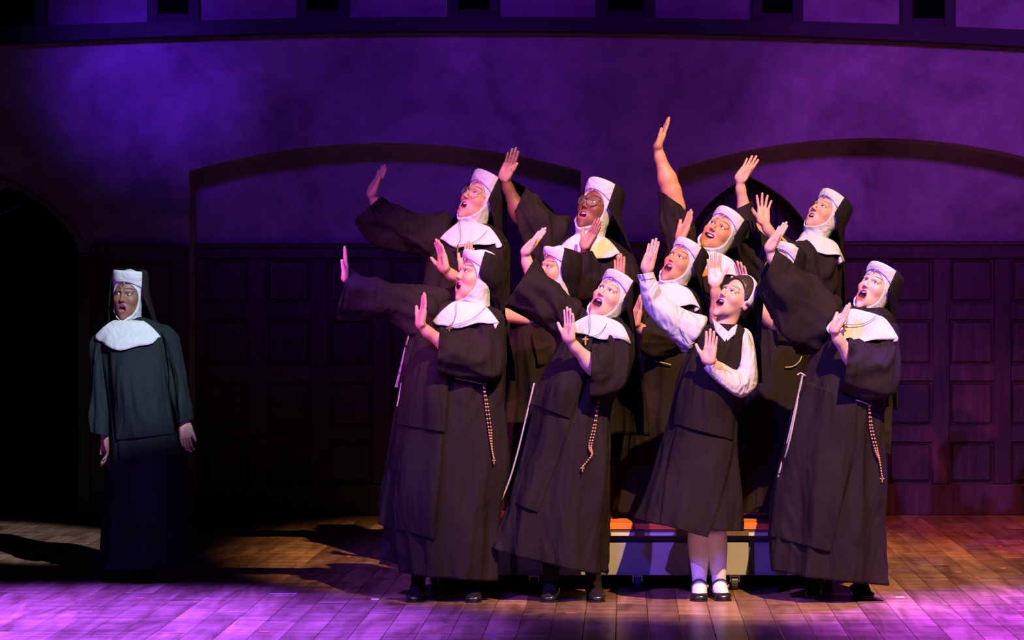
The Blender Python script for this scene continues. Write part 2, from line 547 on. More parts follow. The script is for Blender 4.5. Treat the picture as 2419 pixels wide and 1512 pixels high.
M_BEAM = wood_mat('black_stained_beam', (0.010, 0.008, 0.012), (0.026, 0.020, 0.030), 0.6, (1.2, 8, 8), 0.1)
M_VOID = mat('black_masking_cloth', (0.004, 0.004, 0.005), 0.95, spec=0.0)
M_DOOR = wood_mat('dark_door_wood', (0.015, 0.010, 0.014), (0.04, 0.028, 0.036), 0.6, (12, 12, 1.0), 0.1)

# floor: dark sub-floor with every plank laid on it
BX0, BX1, BY0, BY1 = -4.8, 4.8, -3.6, 6.6
floor = mesh_obj('floor', [(BX0-.5, BY0, -.032), (BX1+.5, BY0, -.032), (BX1+.5, BY1, -.032), (BX0-.5, BY1, -.032),
                           (BX0-.5, BY0, -.2), (BX1+.5, BY0, -.2), (BX1+.5, BY1, -.2), (BX0-.5, BY1, -.2)],
                 [(0,1,2,3), (7,6,5,4), (0,4,5,1), (1,5,6,2), (2,6,7,3), (3,7,4,0)], M_JOINT, smooth=False)
tag(floor, 'worn brown stage floor of wide wooden boards running upstage', kind='structure')
PW, PL = 0.152, 2.55
pm = MB().box((-PW/2 + .0012, -PL/2 + .0012, -.03), (PW/2 - .0012, PL/2 - .0012, 0.0), 0.002)
plank0 = pm.build('plank', M_FLOOR, floor)
ang = -math.atan2(1480 - CX, F_PX)
ca, sa = math.cos(ang), math.sin(ang)
first = True
for i in range(-31, 32):
    off = (0.0, 0.85, 1.7, 0.4, 1.3)[i % 5]
    for j in range(-1, 4):
        u, v = i * PW, BY0 + 1.0 + off + j * PL
        x, y = ca*u - sa*v, sa*u + ca*v
        if abs(x) > BX1 or y - PL/2 > BY1 - .3 or y + PL/2 < -2.2:
            continue
        o = plank0 if first else plank0.copy()
        if not first:
            C.objects.link(o)
        first = False
        o.parent = floor
        o.location = (x, y, 0)
        o.rotation_euler = (0, 0, ang)

# front wall of the set: plaster, with two shallow arched niches and pointed side openings
def niche_arc(xa, xb, yj, rise, n=40):
    xm, hw = (xa+xb)/2, (xb-xa)/2
    return [(x, yj - rise*(1 - ((x-xm)/hw)**2)) for x in np.linspace(xa, xb, n)]
def gothic(xm, hw, ya, ysp, n=14):
    """left springing -> apex -> right springing"""
    us = np.linspace(0, 1, n)
    l = [(xm - hw*(1-u**2.4)**0.92, ysp - (ysp-ya)*u) for u in us]
    return l + [(2*xm - x, y) for x, y in l[::-1][1:]]
MIR = lambda x: 2*1480 - x
YB = HY + CAM_Z * F_PX / D_WALL
left_open = [(-190, YB)] + gothic(0, 190, 432, 640) + [(190, YB)]
n1 = [(447, YB)] + niche_arc(447, 1372, 404, 66) + [(1372, YB)]
n2 = [(1602, YB)] + niche_arc(1602, 2516, 397, 71) + [(2516, YB)]
right_open = [(MIR(190), YB)] + gothic(MIR(0), 190, 432, 640) + [(MIR(-190), YB)]
outline = [(-900, YB)] + left_open + n1 + n2 + right_open + [(3700, YB), (3700, -260), (-900, -260)]
mb = MB().prism([xz(x, y, D_WALL) for x, y in outline], Y_WALL, Y_WALL + (D_NICHE - D_WALL) + 0.02)
wall_back = tag(mb.build('wall_back', M_PLASTER), 'mottled plaster stage-set wall with shallow arched niches', kind='structure')

# niche back walls with a pointed doorway each
YBN = HY + CAM_Z * F_PX / D_NICHE
def niche_wall(name, xa, xb, door, label):
    dm, hw = door
    pts = [(xa, YBN), (dm - hw, YBN)] + gothic(dm, hw, 417, 610) + [(dm + hw, YBN), (xb, YBN), (xb, 270), (xa, 270)]
    w = MB().prism([xz(x, y, D_NICHE) for x, y in pts], Y_NICHE, Y_NICHE + 0.12).build(name, M_PLASTER)
    tag(w, label, kind='structure')
    d2 = D_NICHE + 0.30
    leaf = empty('door_1' if dm < 1480 else 'door_2', (P(dm, 0, d2)[0], Y_NICHE + .3, 0), 'dark pointed plank door behind the singing group', kind='structure')
    n = 6
    z0, zt = 0.0, P(0, 417, D_NICHE)[2]
    hwm = hw * D_NICHE / F_PX + .12
    for k in range(n):
        xa_, xb_ = -hwm + 2*hwm*k/n, -hwm + 2*hwm*(k+1)/n
        MB().box((xa_ + .003, -.02, z0), (xb_ - .003, .02, zt + .25), .004).build('door_plank', M_DOOR, leaf)
    MB().box((-hwm, .03, 0), (hwm, .05, zt + .25)).build('door_backing', M_VOID, leaf)
    return w
nw1 = niche_wall('wall_niche_left', 380, 1440, (1195, 150), 'recessed plaster wall inside the left shallow arch')
nw2 = niche_wall('wall_niche_right', 1540, 2590, (1771, 150), 'recessed plaster wall inside the right shallow arch')

# panelling: backing, stiles, rails and separate raised panels
def wainscot(name, xa, xb, cols, d, ytop, label, rows=((611, 715), (754, 861), (900, 1005), (1044, 1141)), base_y=1143):
    """cols: list of (x0,x1) panel columns in pixels at distance d"""
    yb = HY + CAM_Z * F_PX / d
    ycam = d + CAM_Y
    root = empty(name, (P((xa+xb)/2, 0, d)[0], ycam, 0), label, kind='structure')
    bx = root.location
    def bxx(nm, x0, x1, y0, y1, f, b, bev=.006, m=M_WAIN):
        a, c = P(x0, y1, d), P(x1, y0, d)
        return MB().box((a[0]-bx[0], -f, max(a[2], 0.0)), (c[0]-bx[0], -b, c[2]), bev).build(nm, m, root)
    bxx('backing_board', xa, xb, ytop+4, yb, .018, .0, 0)
    bxx('top_rail', xa, xb, ytop, rows[0][0], .052, .018)
    bxx('cap_moulding', xa, xb, ytop-6, ytop+5, .075, .0, .01)
    bxx('base_board', xa, xb, base_y, yb, .07, .018)
    for r in range(len(rows)-1):
        bxx('rail', xa, xb, rows[r][1], rows[r+1][0], .044, .018)
    edges = [xa] + [e for c in cols for e in c] + [xb]
    for k in range(0, len(edges), 2):
        bxx('stile', edges[k], edges[k+1], rows[0][0], base_y, .052, .018)
    for (x0, x1) in cols:
        for (y0, y1) in rows:
            bxx('panel', x0+5, x1-5, y0+5, y1-5, .036, .018, .012)
    return root
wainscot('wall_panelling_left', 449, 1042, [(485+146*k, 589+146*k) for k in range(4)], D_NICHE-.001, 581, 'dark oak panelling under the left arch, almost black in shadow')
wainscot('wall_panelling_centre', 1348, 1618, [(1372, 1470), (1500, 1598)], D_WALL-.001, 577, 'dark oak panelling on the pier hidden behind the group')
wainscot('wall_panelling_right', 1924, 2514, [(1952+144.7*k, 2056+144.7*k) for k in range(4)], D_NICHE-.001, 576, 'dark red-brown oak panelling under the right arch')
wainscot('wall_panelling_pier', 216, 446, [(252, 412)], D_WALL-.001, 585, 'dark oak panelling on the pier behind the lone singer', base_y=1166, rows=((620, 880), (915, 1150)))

# arch trim around the left opening
oo = gothic(0, 232, 418, 700)
ii_ = gothic(0, 191, 433, 640)
tp = [(p[0], p[1]) for p in oo] + [(p[0], p[1]) for p in ii_[::-1]]
tr = MB().prism([xz(x, y, D_WALL) for x, y in tp], Y_WALL - .03, Y_WALL - .001).build('trim_1', M_PLASTER_B)
tag(tr, 'brown plaster band around the pointed left opening', kind='structure')
# jamb post of the left opening, standing a little proud
p0, p1 = P(188, YB, D_WALL), P(216, 640, D_WALL)
tag(MB().box((p0[0], Y_WALL-.06, 0), (p1[0], Y_WALL-.001, P(0, 600, D_WALL)[2]), .006).build('trim_2', M_WAIN), 'dark oak jamb post beside the left opening', kind='structure')
# black masking behind the openings
for k, (a, b) in enumerate(((-900, 300), (MIR(300), 3700))):
    pa, pb = P(a, 0, 21.3), P(b, 0, 21.3)
    tag(MB().box((pa[0], 7.25, -.2), (pb[0], 7.3, 4.6)).build('wall_masking_left' if k == 0 else 'wall_masking_right', M_VOID), 'black masking flat behind the side opening', kind='structure')
a, b = P(-40, 525, 20.2), P(45, 486, 20.2)
tag(MB().tube([a, b], .007).build('brace_pole', mat('blue_lit_pole', (0.12, 0.2, 0.9), .3), smooth=True), 'thin slanted pole with blue light painted on it inside the dark left opening', 'pole')  # blue light on the pole is painted into its base colour

# upper gallery: arched ledge beam, posts and plaster bays
def arch_y(x, y0, k):
    return y0 + k * ((x - 1150.0) / 1200.0) ** 2
xs = np.linspace(-880, 3680, 60)
dl = D_WALL - .16
beam_pts = [xz(x, arch_y(x, 72, 33), dl) for x in xs] + [xz(x, arch_y(x, 39, 28), dl) for x in xs[::-1]]
beam = tag(MB().prism(beam_pts, Y_WALL-.16, Y_WALL-.0).build('trim_3', M_BEAM), 'black arched timber ledge across the top of the wall', kind='structure')
gal = empty('gallery_arcade', (0, Y_WALL, 3.4), 'row of dark timber posts between plaster bays above the ledge', kind='structure')
gal.name = 'trim_4'
posts = [(-30, 108), (347, 470), (700, 825), (1057, 1180), (1407, 1548), (1777, 1897), (2130, 2258), (2490, 2620)]
for (x0, x1) in posts:
    w = x1 - x0
    zt = P(0, -240, D_WALL)[2]
    def pb(nm, xa, xb, f, m, par, zlift=0.0):
        A = P(xa, arch_y((xa+xb)/2, 46, 28), D_WALL - f); B = P(xb, 0, D_WALL - f)
        return MB().box((A[0], -f, A[2] - 3.4 + zlift), (B[0], -.001, zt - 3.4), .004).build(nm, m, par)
    pb('post', x0, x0 + w*.21, .09, M_BEAM, gal)
    pb('post', x1 - w*.21, x1, .09, M_BEAM, gal)
    pb('dark_slot', x0 + w*.21, x1 - w*.21, .02, M_VOID, gal)
    A = P(x0 + w*.2, arch_y((x0+x1)/2, 46, 28), D_WALL - .07); B = P(x1 - w*.2, 0, D_WALL - .07)
    MB().box((A[0], -.07, A[2]-3.4), (B[0], -.001, A[2]-3.4+.07)).build('sill', M_BEAM, gal)

# ------------------------------------------------------------------ rolling platform and riser
D_PF = 14.52
M_RED = mat('orange_red_painted_wood', (0.9, 0.20, 0.05), 0.35, bump=0.1, bscale=30, vary=0.25, vscale=5)
M_GREY = mat('grey_painted_plywood', (0.26, 0.24, 0.27), 0.6, bump=0.1, bscale=20, vary=0.15, vscale=3)
M_BROWN = mat('dark_brown_timber', (0.10, 0.06, 0.055), 0.6, bump=0.1, bscale=40)
M_TAPE = mat('white_tape', (0.55, 0.52, 0.58), 0.6)
M_STEEL = mat('caster_steel', (0.5, 0.5, 0.55), 0.3, 0.9)
M_RUBBER = mat('caster_rubber', (0.03, 0.03, 0.05), 0.5)
yf = D_PF + CAM_Y
pz = P(0, 1236, D_PF)[2]                      # top of the platform
x0, x1 = P(985, 0, D_PF)[0], P(2010, 0, D_PF)[0]
plat = empty('rolling_platform', ((x0+x1)/2, yf, 0), 'low rolling platform with orange-red edge and grey front panels', 'platform')
px_ = plat.location.x
def pbx(nm, xa, xb, ya, yb_, za, zb, m, bev=.003, par=None):
    par = par or plat
    q = par.matrix_basis.translation if par.parent is None else Vector((px_, yf, 0))
    return MB().box((xa-px_, ya-yf, za), (xb-px_, yb_-yf, zb), bev).build(nm, m, plat)
zl = lambda y: P(0, y, D_PF)[2]
nseg = 4
for k in range(nseg):
    xa, xb = x0 + (x1-x0)*k/nseg, x0 + (x1-x0)*(k+1)/nseg
    pbx('deck_board', xa+.003, xb-.003, yf-.004, yf+.86, pz-.035, pz, M_RED, .004)
pbx('edge_beam', x0+.002, x1-.002, yf+.003, yf+.05, zl(1267), pz-.036, M_BROWN)
pbx('frame', x0+.03, x1-.03, yf+.06, yf+.85, zl(1362), pz-.037, mat('frame_blue_shade', (0.05, 0.05, 0.10), .6), .003)  # dark-blue shade of the recess is painted into the frame colour
for (xa, xb) in ((1004, 1206), (1222, 1420), (1436, 1630), (1644, 1770), (1760, 1812)):
    if (xa, xb) == (1760, 1812):
        continue
    A, B = P(xa, 0, D_PF)[0], P(xb, 0, D_PF)[0]
    pbx('front_panel', A, B, yf+.035, yf+.06, zl(1361), zl(1283), M_GREY, .004)
A, B = P(1784, 0, D_PF)[0], P(1990, 0, D_PF)[0]
pbx('front_panel', A, B, yf+.035, yf+.06, zl(1361), zl(1283), M_GREY, .004)
for (xa, xb) in ((1444, 1500), (1522, 1598), (1769, 1814)):
    A, B = P(xa, 0, D_PF)[0], P(xb, 0, D_PF)[0]
    pbx('tape_strip', A, B, yf+.0015, yf+.003, zl(1266), zl(1258), M_TAPE, 0)
A, B = P(1501, 0, D_PF)[0], P(1521, 0, D_PF)[0]
lt = pbx('latch', A, B, yf-.018, yf+.003, zl(1267), zl(1252), M_BROWN, .004)
for cx_ in (1025, 1262, 1507, 1738, 1962):
    X = P(cx_, 0, D_PF)[0]
    for yy in (yf+.09, yf+.78):
        cs = MB().tube([(X-px_-.016, yy-yf, .042), (X-px_+.016, yy-yf, .042)], .041, 16).build('caster_wheel', M_RUBBER, plat, False)
        MB().box((X-px_-.026, yy-yf-.03, .042), (X-px_-.019, yy-yf+.03, zl(1362)), .002).box((X-px_+.019, yy-yf-.03, .042), (X-px_+.026, yy-yf+.03, zl(1362)), .002) \
            .box((X-px_-.03, yy-yf-.035, zl(1362)-.008), (X-px_+.03, yy-yf+.035, zl(1362)), .002).build('caster_fork', M_STEEL, cs)
RZ = pz + 0.26
ris = empty('rear_riser', (px_, yf+.88, 0), 'taller dark riser under the back row of singers', 'platform')
MB().box((x0-px_, 0, .0), (x1-px_, 1.1, RZ-.03), .004).build('riser_box', M_BROWN, ris)
MB().box((x0-px_-.01, -.012, RZ-.03), (x1-px_+.01, 1.11, RZ), .004).build('riser_top', M_BROWN, ris)

# ------------------------------------------------------------------ tape marks and scraps on the boards
M_PINK = mat('pink_spike_tape', (0.85, 0.08, 0.20), 0.5)
M_WTAPE = mat('white_gaffer_tape', (0.8, 0.78, 0.82), 0.5)
M_BLUET = mat('blue_tape', (0.05, 0.15, 0.6), 0.5)
def scrap(name, x, y, w, l, m, label, cat, rz=0.0, grp=None):
    s = (y - HY) / CAM_Z
    d = F_PX / s
    p = P(x, y, d)
    o = MB().box((-w/2, -l/2, .0), (w/2, l/2, .0012)).build(name, m)
    o.location = (p[0], p[1], .0003)
    o.rotation_euler = (0, 0, rz)
    tag(o, label, cat, grp)
for (x, y, w, l, lab) in ((664, 1346, .018, .05, 'pink spike tape mark on the boards between lone singer and group'),
                          (402, 1351, .016, .05, 'pink spike tape mark on the boards just right of the lone singer'),
                          (624, 1493, .04, .04, 'pink spike tape mark at the front edge, left of centre'),
                          (332, 1413, .045, .03, 'pink spike tape cross in front of the lone singer'),
                          (824, 1314, .026, .03, 'pink spike tape mark on the boards left of the standing group'),
                          (40, 1308, .02, .04, 'pink spike tape mark at the far left of the boards'),
                          (954, 1425, .03, .02, 'orange-red tape sliver in front of the leftmost group shoe'),
                          (1350, 1448, .05, .012, 'orange-red tape sliver in front of the centre of the group'),
                          (2264, 1351, .03, .03, 'pink spike tape mark right of the group, nearest to it'),
                          (2362, 1291, .03, .04, 'pink spike tape mark farthest upstage on the right'),
                          (2371, 1342, .03, .03, 'orange spike tape mark at the right below the farthest one'),
                          (2309, 1365, .025, .03, 'pink spike tape mark right of the group, lower of two close ones'),
                          (2414, 1443, .03, .04, 'pink spike tape mark at the right edge of the boards')):
    scrap('tape_mark', x, y, w, l, M_PINK, lab, 'tape', rng.uniform(-.3, .3), 'spike tape marks on the stage floor')
scrap('white_tape_mark', 886, 1416, .04, .035, M_WTAPE, 'small white tape mark left of the group', 'tape', .1)
scrap('white_tape_mark', 2126, 1411, .045, .03, M_WTAPE, 'small white tape mark right of the rightmost nun', 'tape', 0)
scrap('blue_tape_mark', 1163, 1501, .018, .04, M_BLUET, 'small blue tape dot at the front of the boards', 'tape', 0)
scrap('paper_card', 2016, 1391, .06, .12, M_WTAPE, 'white card lying between the shoes of the rightmost nun', 'card', .1)
# ------------------------------------------------------------------ heads and hands
def head_base(p, o, chubby):
    """skull + jaw without features (also the form under the coif)"""
    d = ell(p, (0, .018, .032), (.074, .094, .092))
    d = smin(d, ell(p, (0, -.022, -.035), (.0635 + .006*chubby, .066, .080)), .03)
    d = smin(d, ell(p, (0, -.045, -.078 - o*.9), (.047 + .010*chubby, .040, .036)), .025)
    return d

def head_sdf(p, h):
    o, w, smile, ch, nose = h['open'], h['w'], h['smile'], h['chubby'], h['nose']
    ax = p.copy(); ax[..., 0] = np.abs(p[..., 0])
    d = head_base(p, o, ch)
    d = smin(d, sph(p, (0, -.0725, -.102 - o*1.7), .0155), .026)                     # chin
    d = smin(d, ell(ax, (.036, -.060, -.030), (.026, .026, .024)), .022)             # cheeks
    d = smin(d, cap(ax, (.010, -.083, .021), (.046, -.068, .021), .010, .008), .016)  # brow
    d = smax(d, -ell(ax, (.032, -.098, .003), (.019, .017, .012)), .010)             # sockets
    d = smin(d, ell(ax, (.031, -.0715, .003), (.0155, .0135, .0125)), .004)          # eyeballs with lids
    d = smin(d, cap(p, (0, -.084, .010), (0, -.1045*nose, -.029), .0058, .0090), .010)       # nose bridge
    d = smin(d, ell(ax, (.0100, -.094*nose, -.0330), (.0082, .009, .0070)), .006)     # wings
    d = smax(d, -sph(ax, (.0058, -.100*nose, -.041), .0040), .003)
    # mouth
    zc = -.066 - o*.75
    half = .0045 + o
    lift = smile * .25
    q = p.copy(); q[..., 2] = p[..., 2] - lift*np.abs(p[..., 0])*1.2
    d = smin(d, ell(p, (0, -.063, zc), (.036, .029, .026 + o*.8)), .016)             # muzzle
    ring = (np.abs(q[..., 0]/w)**2.3 + np.abs((q[..., 2]-zc)/(half+.004))**2.3)**(1/2.3)
    rd = (ring - 1) * np.minimum(w, half+.004)
    yc = -.0895 + 8.5*q[..., 0]**2 + .25*np.maximum(0, zc - q[..., 2])
    lip = np.sqrt(rd**2 + (p[..., 1]-yc)**2) - .0043
    d = smin(d, lip, .006)
    cav = np.maximum((np.sqrt((q[..., 0]/(w-.003))**2 + ((q[..., 2]-zc)/max(half, .003))**2) - 1) * max(half, .003), p[..., 1] + .070)
    d = smax(d, -cav, .003)
    if o > .006:                                                                       # teeth, tongue
        teeth = np.maximum(np.abs(np.sqrt((p[..., 0]/1.0)**2 + (p[..., 1]+.060)**2) - .0225) - .003, np.abs(q[..., 2]-(zc+half-.004)) - .0048)
        teeth = np.maximum(teeth, p[..., 1]+.062)
        d = np.minimum(d, teeth)
        d = smin(d, ell(p, (0, -.068, zc-half*.75), (.017, .020, .007)), .002)
    # neck
    d = smin(d, cap(p, (0, .018, -.06), (0, .036, -.20), .050 + .006*ch, .056 + .006*ch), .020)
    if h.get('ears'):
        e = ell(ax, (.077, .012, -.012), (.010, .019, .031))
        e = smax(e, -ell(ax, (.086, .006, -.008), (.006, .010, .018)), .004)
        d = smin(d, e, .006)
    return d

def head_colors(v, h):
    sk = np.array(h['skin'])
    col = np.tile(sk, (len(v), 1))
    x, y, z = v[:, 0], v[:, 1], v[:, 2]
    axx = np.abs(x)
    o, w = h['open'], h['w']
    front = y < -.04
    def mix(mask, c, a=1.0):
        m = np.clip(mask, 0, 1)[:, None] * a
        col[:] = col*(1-m) + np.array(c)*m
    # blush and warm nose
    bl = np.exp(-(((axx-.040)/.018)**2 + ((z+.034)/.016)**2)) * front
    mix(bl, sk*np.array([1.0, .62, .62]), .55)
    # brows
    bz = .0285 + h['brow'] + .0075*np.sin(np.clip((axx-.012)/.036, 0, 1)*math.pi*.8) - h.get('worry', .22)*(axx-.012)*.35
    bw = np.clip((.0036 - np.abs(z-bz))/.0016, 0, 1) * ((axx > .011) & (axx < .050)) * front
    mix(bw, h['hair'], .85)
    # eyes: lids line, white, iris
    ez = .003 + .0
    u = (axx-.031)/.0155
    op = h.get('eye', .0062)*1.18
    up = ez + op*(1-np.clip(np.abs(u), 0, 1)**2.2)
    lo = ez - op*.72*(1-np.clip(np.abs(u), 0, 1)**2.0)
    inside = (z < up) & (z > lo) & (np.abs(u) < 1) & front
    lash = (np.abs(z-up-.0008) < .0021) & (np.abs(u) < 1.12) & front
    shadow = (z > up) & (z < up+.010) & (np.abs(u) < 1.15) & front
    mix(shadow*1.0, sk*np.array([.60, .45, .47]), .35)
    mix(inside*1.0, (.55, .52, .50))
    gx, gz = h['gaze']
    iris = np.sqrt((np.where(x > 0, x-.031, x+.031) - gx)**2 + (z-ez-gz)**2)
    mix(inside * np.clip((.0066-iris)/.001, 0, 1), h.get('iris', (.05, .025, .012)))
    mix(inside * np.clip((.0030-iris)/.001, 0, 1), (.005, .005, .005))
    mix(lash*1.0, (.012, .008, .008), .95)
    # lips, inside of the mouth, teeth
    zc = -.066 - o*.75; half = .0045 + o
    zz = z - h['smile']*.25*axx*1.2
    ring = (np.abs(x/w)**2.3 + np.abs((zz-zc)/(half+.004))**2.3)**(1/2.3)
    rd = (ring-1)*min(w, half+.004)
    lm = np.clip((.0046-np.abs(rd))/.0015, 0, 1) * (y < -.070)
    mix(lm, h['lip'])
    cav = ((x/(w-.002))**2 + ((zz-zc)/max(half, .003))**2 < 1.0) & (y > -.0880) & front
    mix(cav*1.0, (.05, .008, .008))
    if o > .006:
        tongue = cav & (zz < zc-half*.35) & (y < -.070)
        mix(tongue*1.0, (.35, .08, .08))
        rr = np.sqrt(x**2 + (y+.060)**2)
        te = (np.abs(zz-(zc+half-.004)) < .0055) & (np.abs(rr-.0225) < .0045) & (y < -.066)
        mix(te*1.0, (.80, .76, .70))
    return col

HEAD_AX = (axis([(-.11, -.062, .008), (-.062, .062, .0024), (.062, .11, .008)]),
           axis([(-.135, -.052, .0026), (-.052, .13, .009)]),
           axis([(-.24, -.158, .010), (-.158, .050, .0024), (.050, .14, .009)]))
def build_head(h):
    v, f = surfnet(*HEAD_AX, lambda p: head_sdf(p, h))
    return v, f, head_colors(v, h)

def build_coif(h):
    """close white cap round the skull, cheeks and neck with an opening for the face"""
    o, ch = h['open'], h['chubby']
    def fn(p):
        d = head_base(p, o, ch) - .0095
        d = smin(d, sph(p, (0, -.076, -.104 - o*1.75), .024), .03)
        d = smin(d, cap(p, (0, .014, -.08), (0, .030, -.215), .064 + .006*ch, .080 + .006*ch), .035)
        # soft tucks in the cloth under the chin
        d = d + .0016*np.sin(150*(p[..., 2] + .35*np.abs(p[..., 0])) + 3)*np.clip((-.085-p[..., 2])/.04, 0, 1)
        yy = np.maximum(.055 - p[..., 1], .02)
        zc = -.026 - o*.4
        ox = p[..., 0]/yy/(.80 + .03*ch)
        oz = (p[..., 2]-zc)/yy/np.where(p[..., 2] > zc, .74, .69 + o*9.5)
        ope = (np.sqrt(np.abs(ox)**2.2 + np.abs(oz)**2.2) - 1)*.06
        ope = np.maximum(ope, p[..., 1] - .03)
        d = smax(d, -ope, .004)
        return d
    ax = (axis([(-.12, .12, .0048)]), axis([(-.13, .15, .005)]), axis([(-.235, .14, .0048)]))
    return surfnet(*ax, fn)

def build_hair(h):
    def fn(p):
        d = head_base(p, h['open'], h['chubby']) - .010
        d = smin(d, ell(p, (0, .10, -.035), (.030, .026, .032)), .03)
        line = .062 - 1.35*np.maximum(0, p[..., 1]*-1 - .02) * 0
        cut = np.minimum(p[..., 1] + .030 + .25*(p[..., 2]-.03) - 1.2*np.maximum(0, p[..., 2]-.055), 1)
        d = smax(d, -cut - .0, .006) if False else np.maximum(d, -(p[..., 1] + .058 - .62*(.072-p[..., 2])))
        d = np.maximum(d, -.055 - p[..., 2] + .0)
        axp = p.copy(); axp[..., 0] = np.abs(p[..., 0])
        d = np.maximum(d, -ell(axp, (.088, .006, -.014), (.024, .026, .036)))
        return d + .0012*np.sin(420*p[..., 0] + 60*p[..., 2])
    ax = (axis([(-.11, .11, .005)]), axis([(-.12, .15, .005)]), axis([(-.10, .15, .005)]))
    return surfnet(*ax, fn)

def hand_sdf(p, side, spread, curl, thumb, fore, foreR):
    """wrist at origin, fingers +z, palm to -y; right hand has its thumb at +x"""
    q = p.copy(); q[..., 0] = p[..., 0]*side
    d = rbox(q, (0, 0, .045), (.038, .0135, .043), .013)
    d = smin(d, ell(q, (.022, -.010, .030), (.020, .013, .030)), .010)      # thumb ball
    d = smin(d, ell(q, (-.022, -.008, .032), (.014, .011, .030)), .010)
    roots = [(.0285, .083, .070, .0088), (.0095, .088, .079, .0090), (-.0095, .085, .073, .0087), (-.0275, .077, .057, .0076)]
    for k, (x, z, L, r) in enumerate(roots):
        a = (x/.03)*spread*.30
        c = curl*(1 + .12*k)
        b = np.array([x, 0, z])
        ang, pt, rr = c*.35, b, r
        for s_, (fr) in enumerate((.46, .31, .25)):
            dirv = np.array([math.sin(a)*math.cos(ang), -math.sin(ang), math.cos(a)*math.cos(ang)])
            nx = pt + dirv*L*fr
            d = smin(d, cap(q, pt, nx, rr, rr*.93), .0035 if s_ else .006)
            pt, rr, ang = nx, rr*.93, ang + c*.6
    # thumb
    t0 = np.array([.026, -.006, .024])
    ta = thumb
    t1 = t0 + .044*np.array([math.sin(ta), -.25, math.cos(ta)])/1.03
    t2 = t1 + .034*np.array([math.sin(ta*.75), -.18, math.cos(ta*.75)])/1.02
    d = smin(d, cap(q, t0, t1, .0125, .0105), .010)
    d = smin(d, cap(q, t1, t2, .0105, .0085), .004)
    # wrist and forearm
    fq = fore.copy() if False else np.asarray(fore, dtype=float)
    fl = p
    n = fq/np.linalg.norm(fq)
    d = smin(d, cap(fl, (0, 0, .012), n*.05, .0225, .0255), .018)
    d = smin(d, cap(fl, n*.045, n*.16, .0255, foreR), .02)
    d = smin(d, cap(fl, n*.16, n*max(.2, np.linalg.norm(fq)-.09), foreR, foreR*1.02), .02)
    d = smin(d, cap(fl, n*max(.2, np.linalg.norm(fq)-.09), fq, foreR*1.02, foreR*.95), .02)
    return d

def hand_axes(fore):
    out = []
    lo = np.array([-.062, -.075, -.03]); hi = np.array([.062, .03, .185])
    f = np.asarray(fore)
    for k in range(3):
        a, b = lo[k] - .02, hi[k] + .02
        sp = [(a, b, .0034)]
        fa, fb = min(0, f[k]) - .075, max(0, f[k]) + .075
        if fa < a: sp = [(fa, a, .010)] + sp
        if fb > b: sp = sp + [(b, fb, .010)]
        out.append(axis(sp))
    return out

# ------------------------------------------------------------------ a person
def seg_tube(mb, pts, rad, seg=14):
    mb.tube(pts, rad, seg)

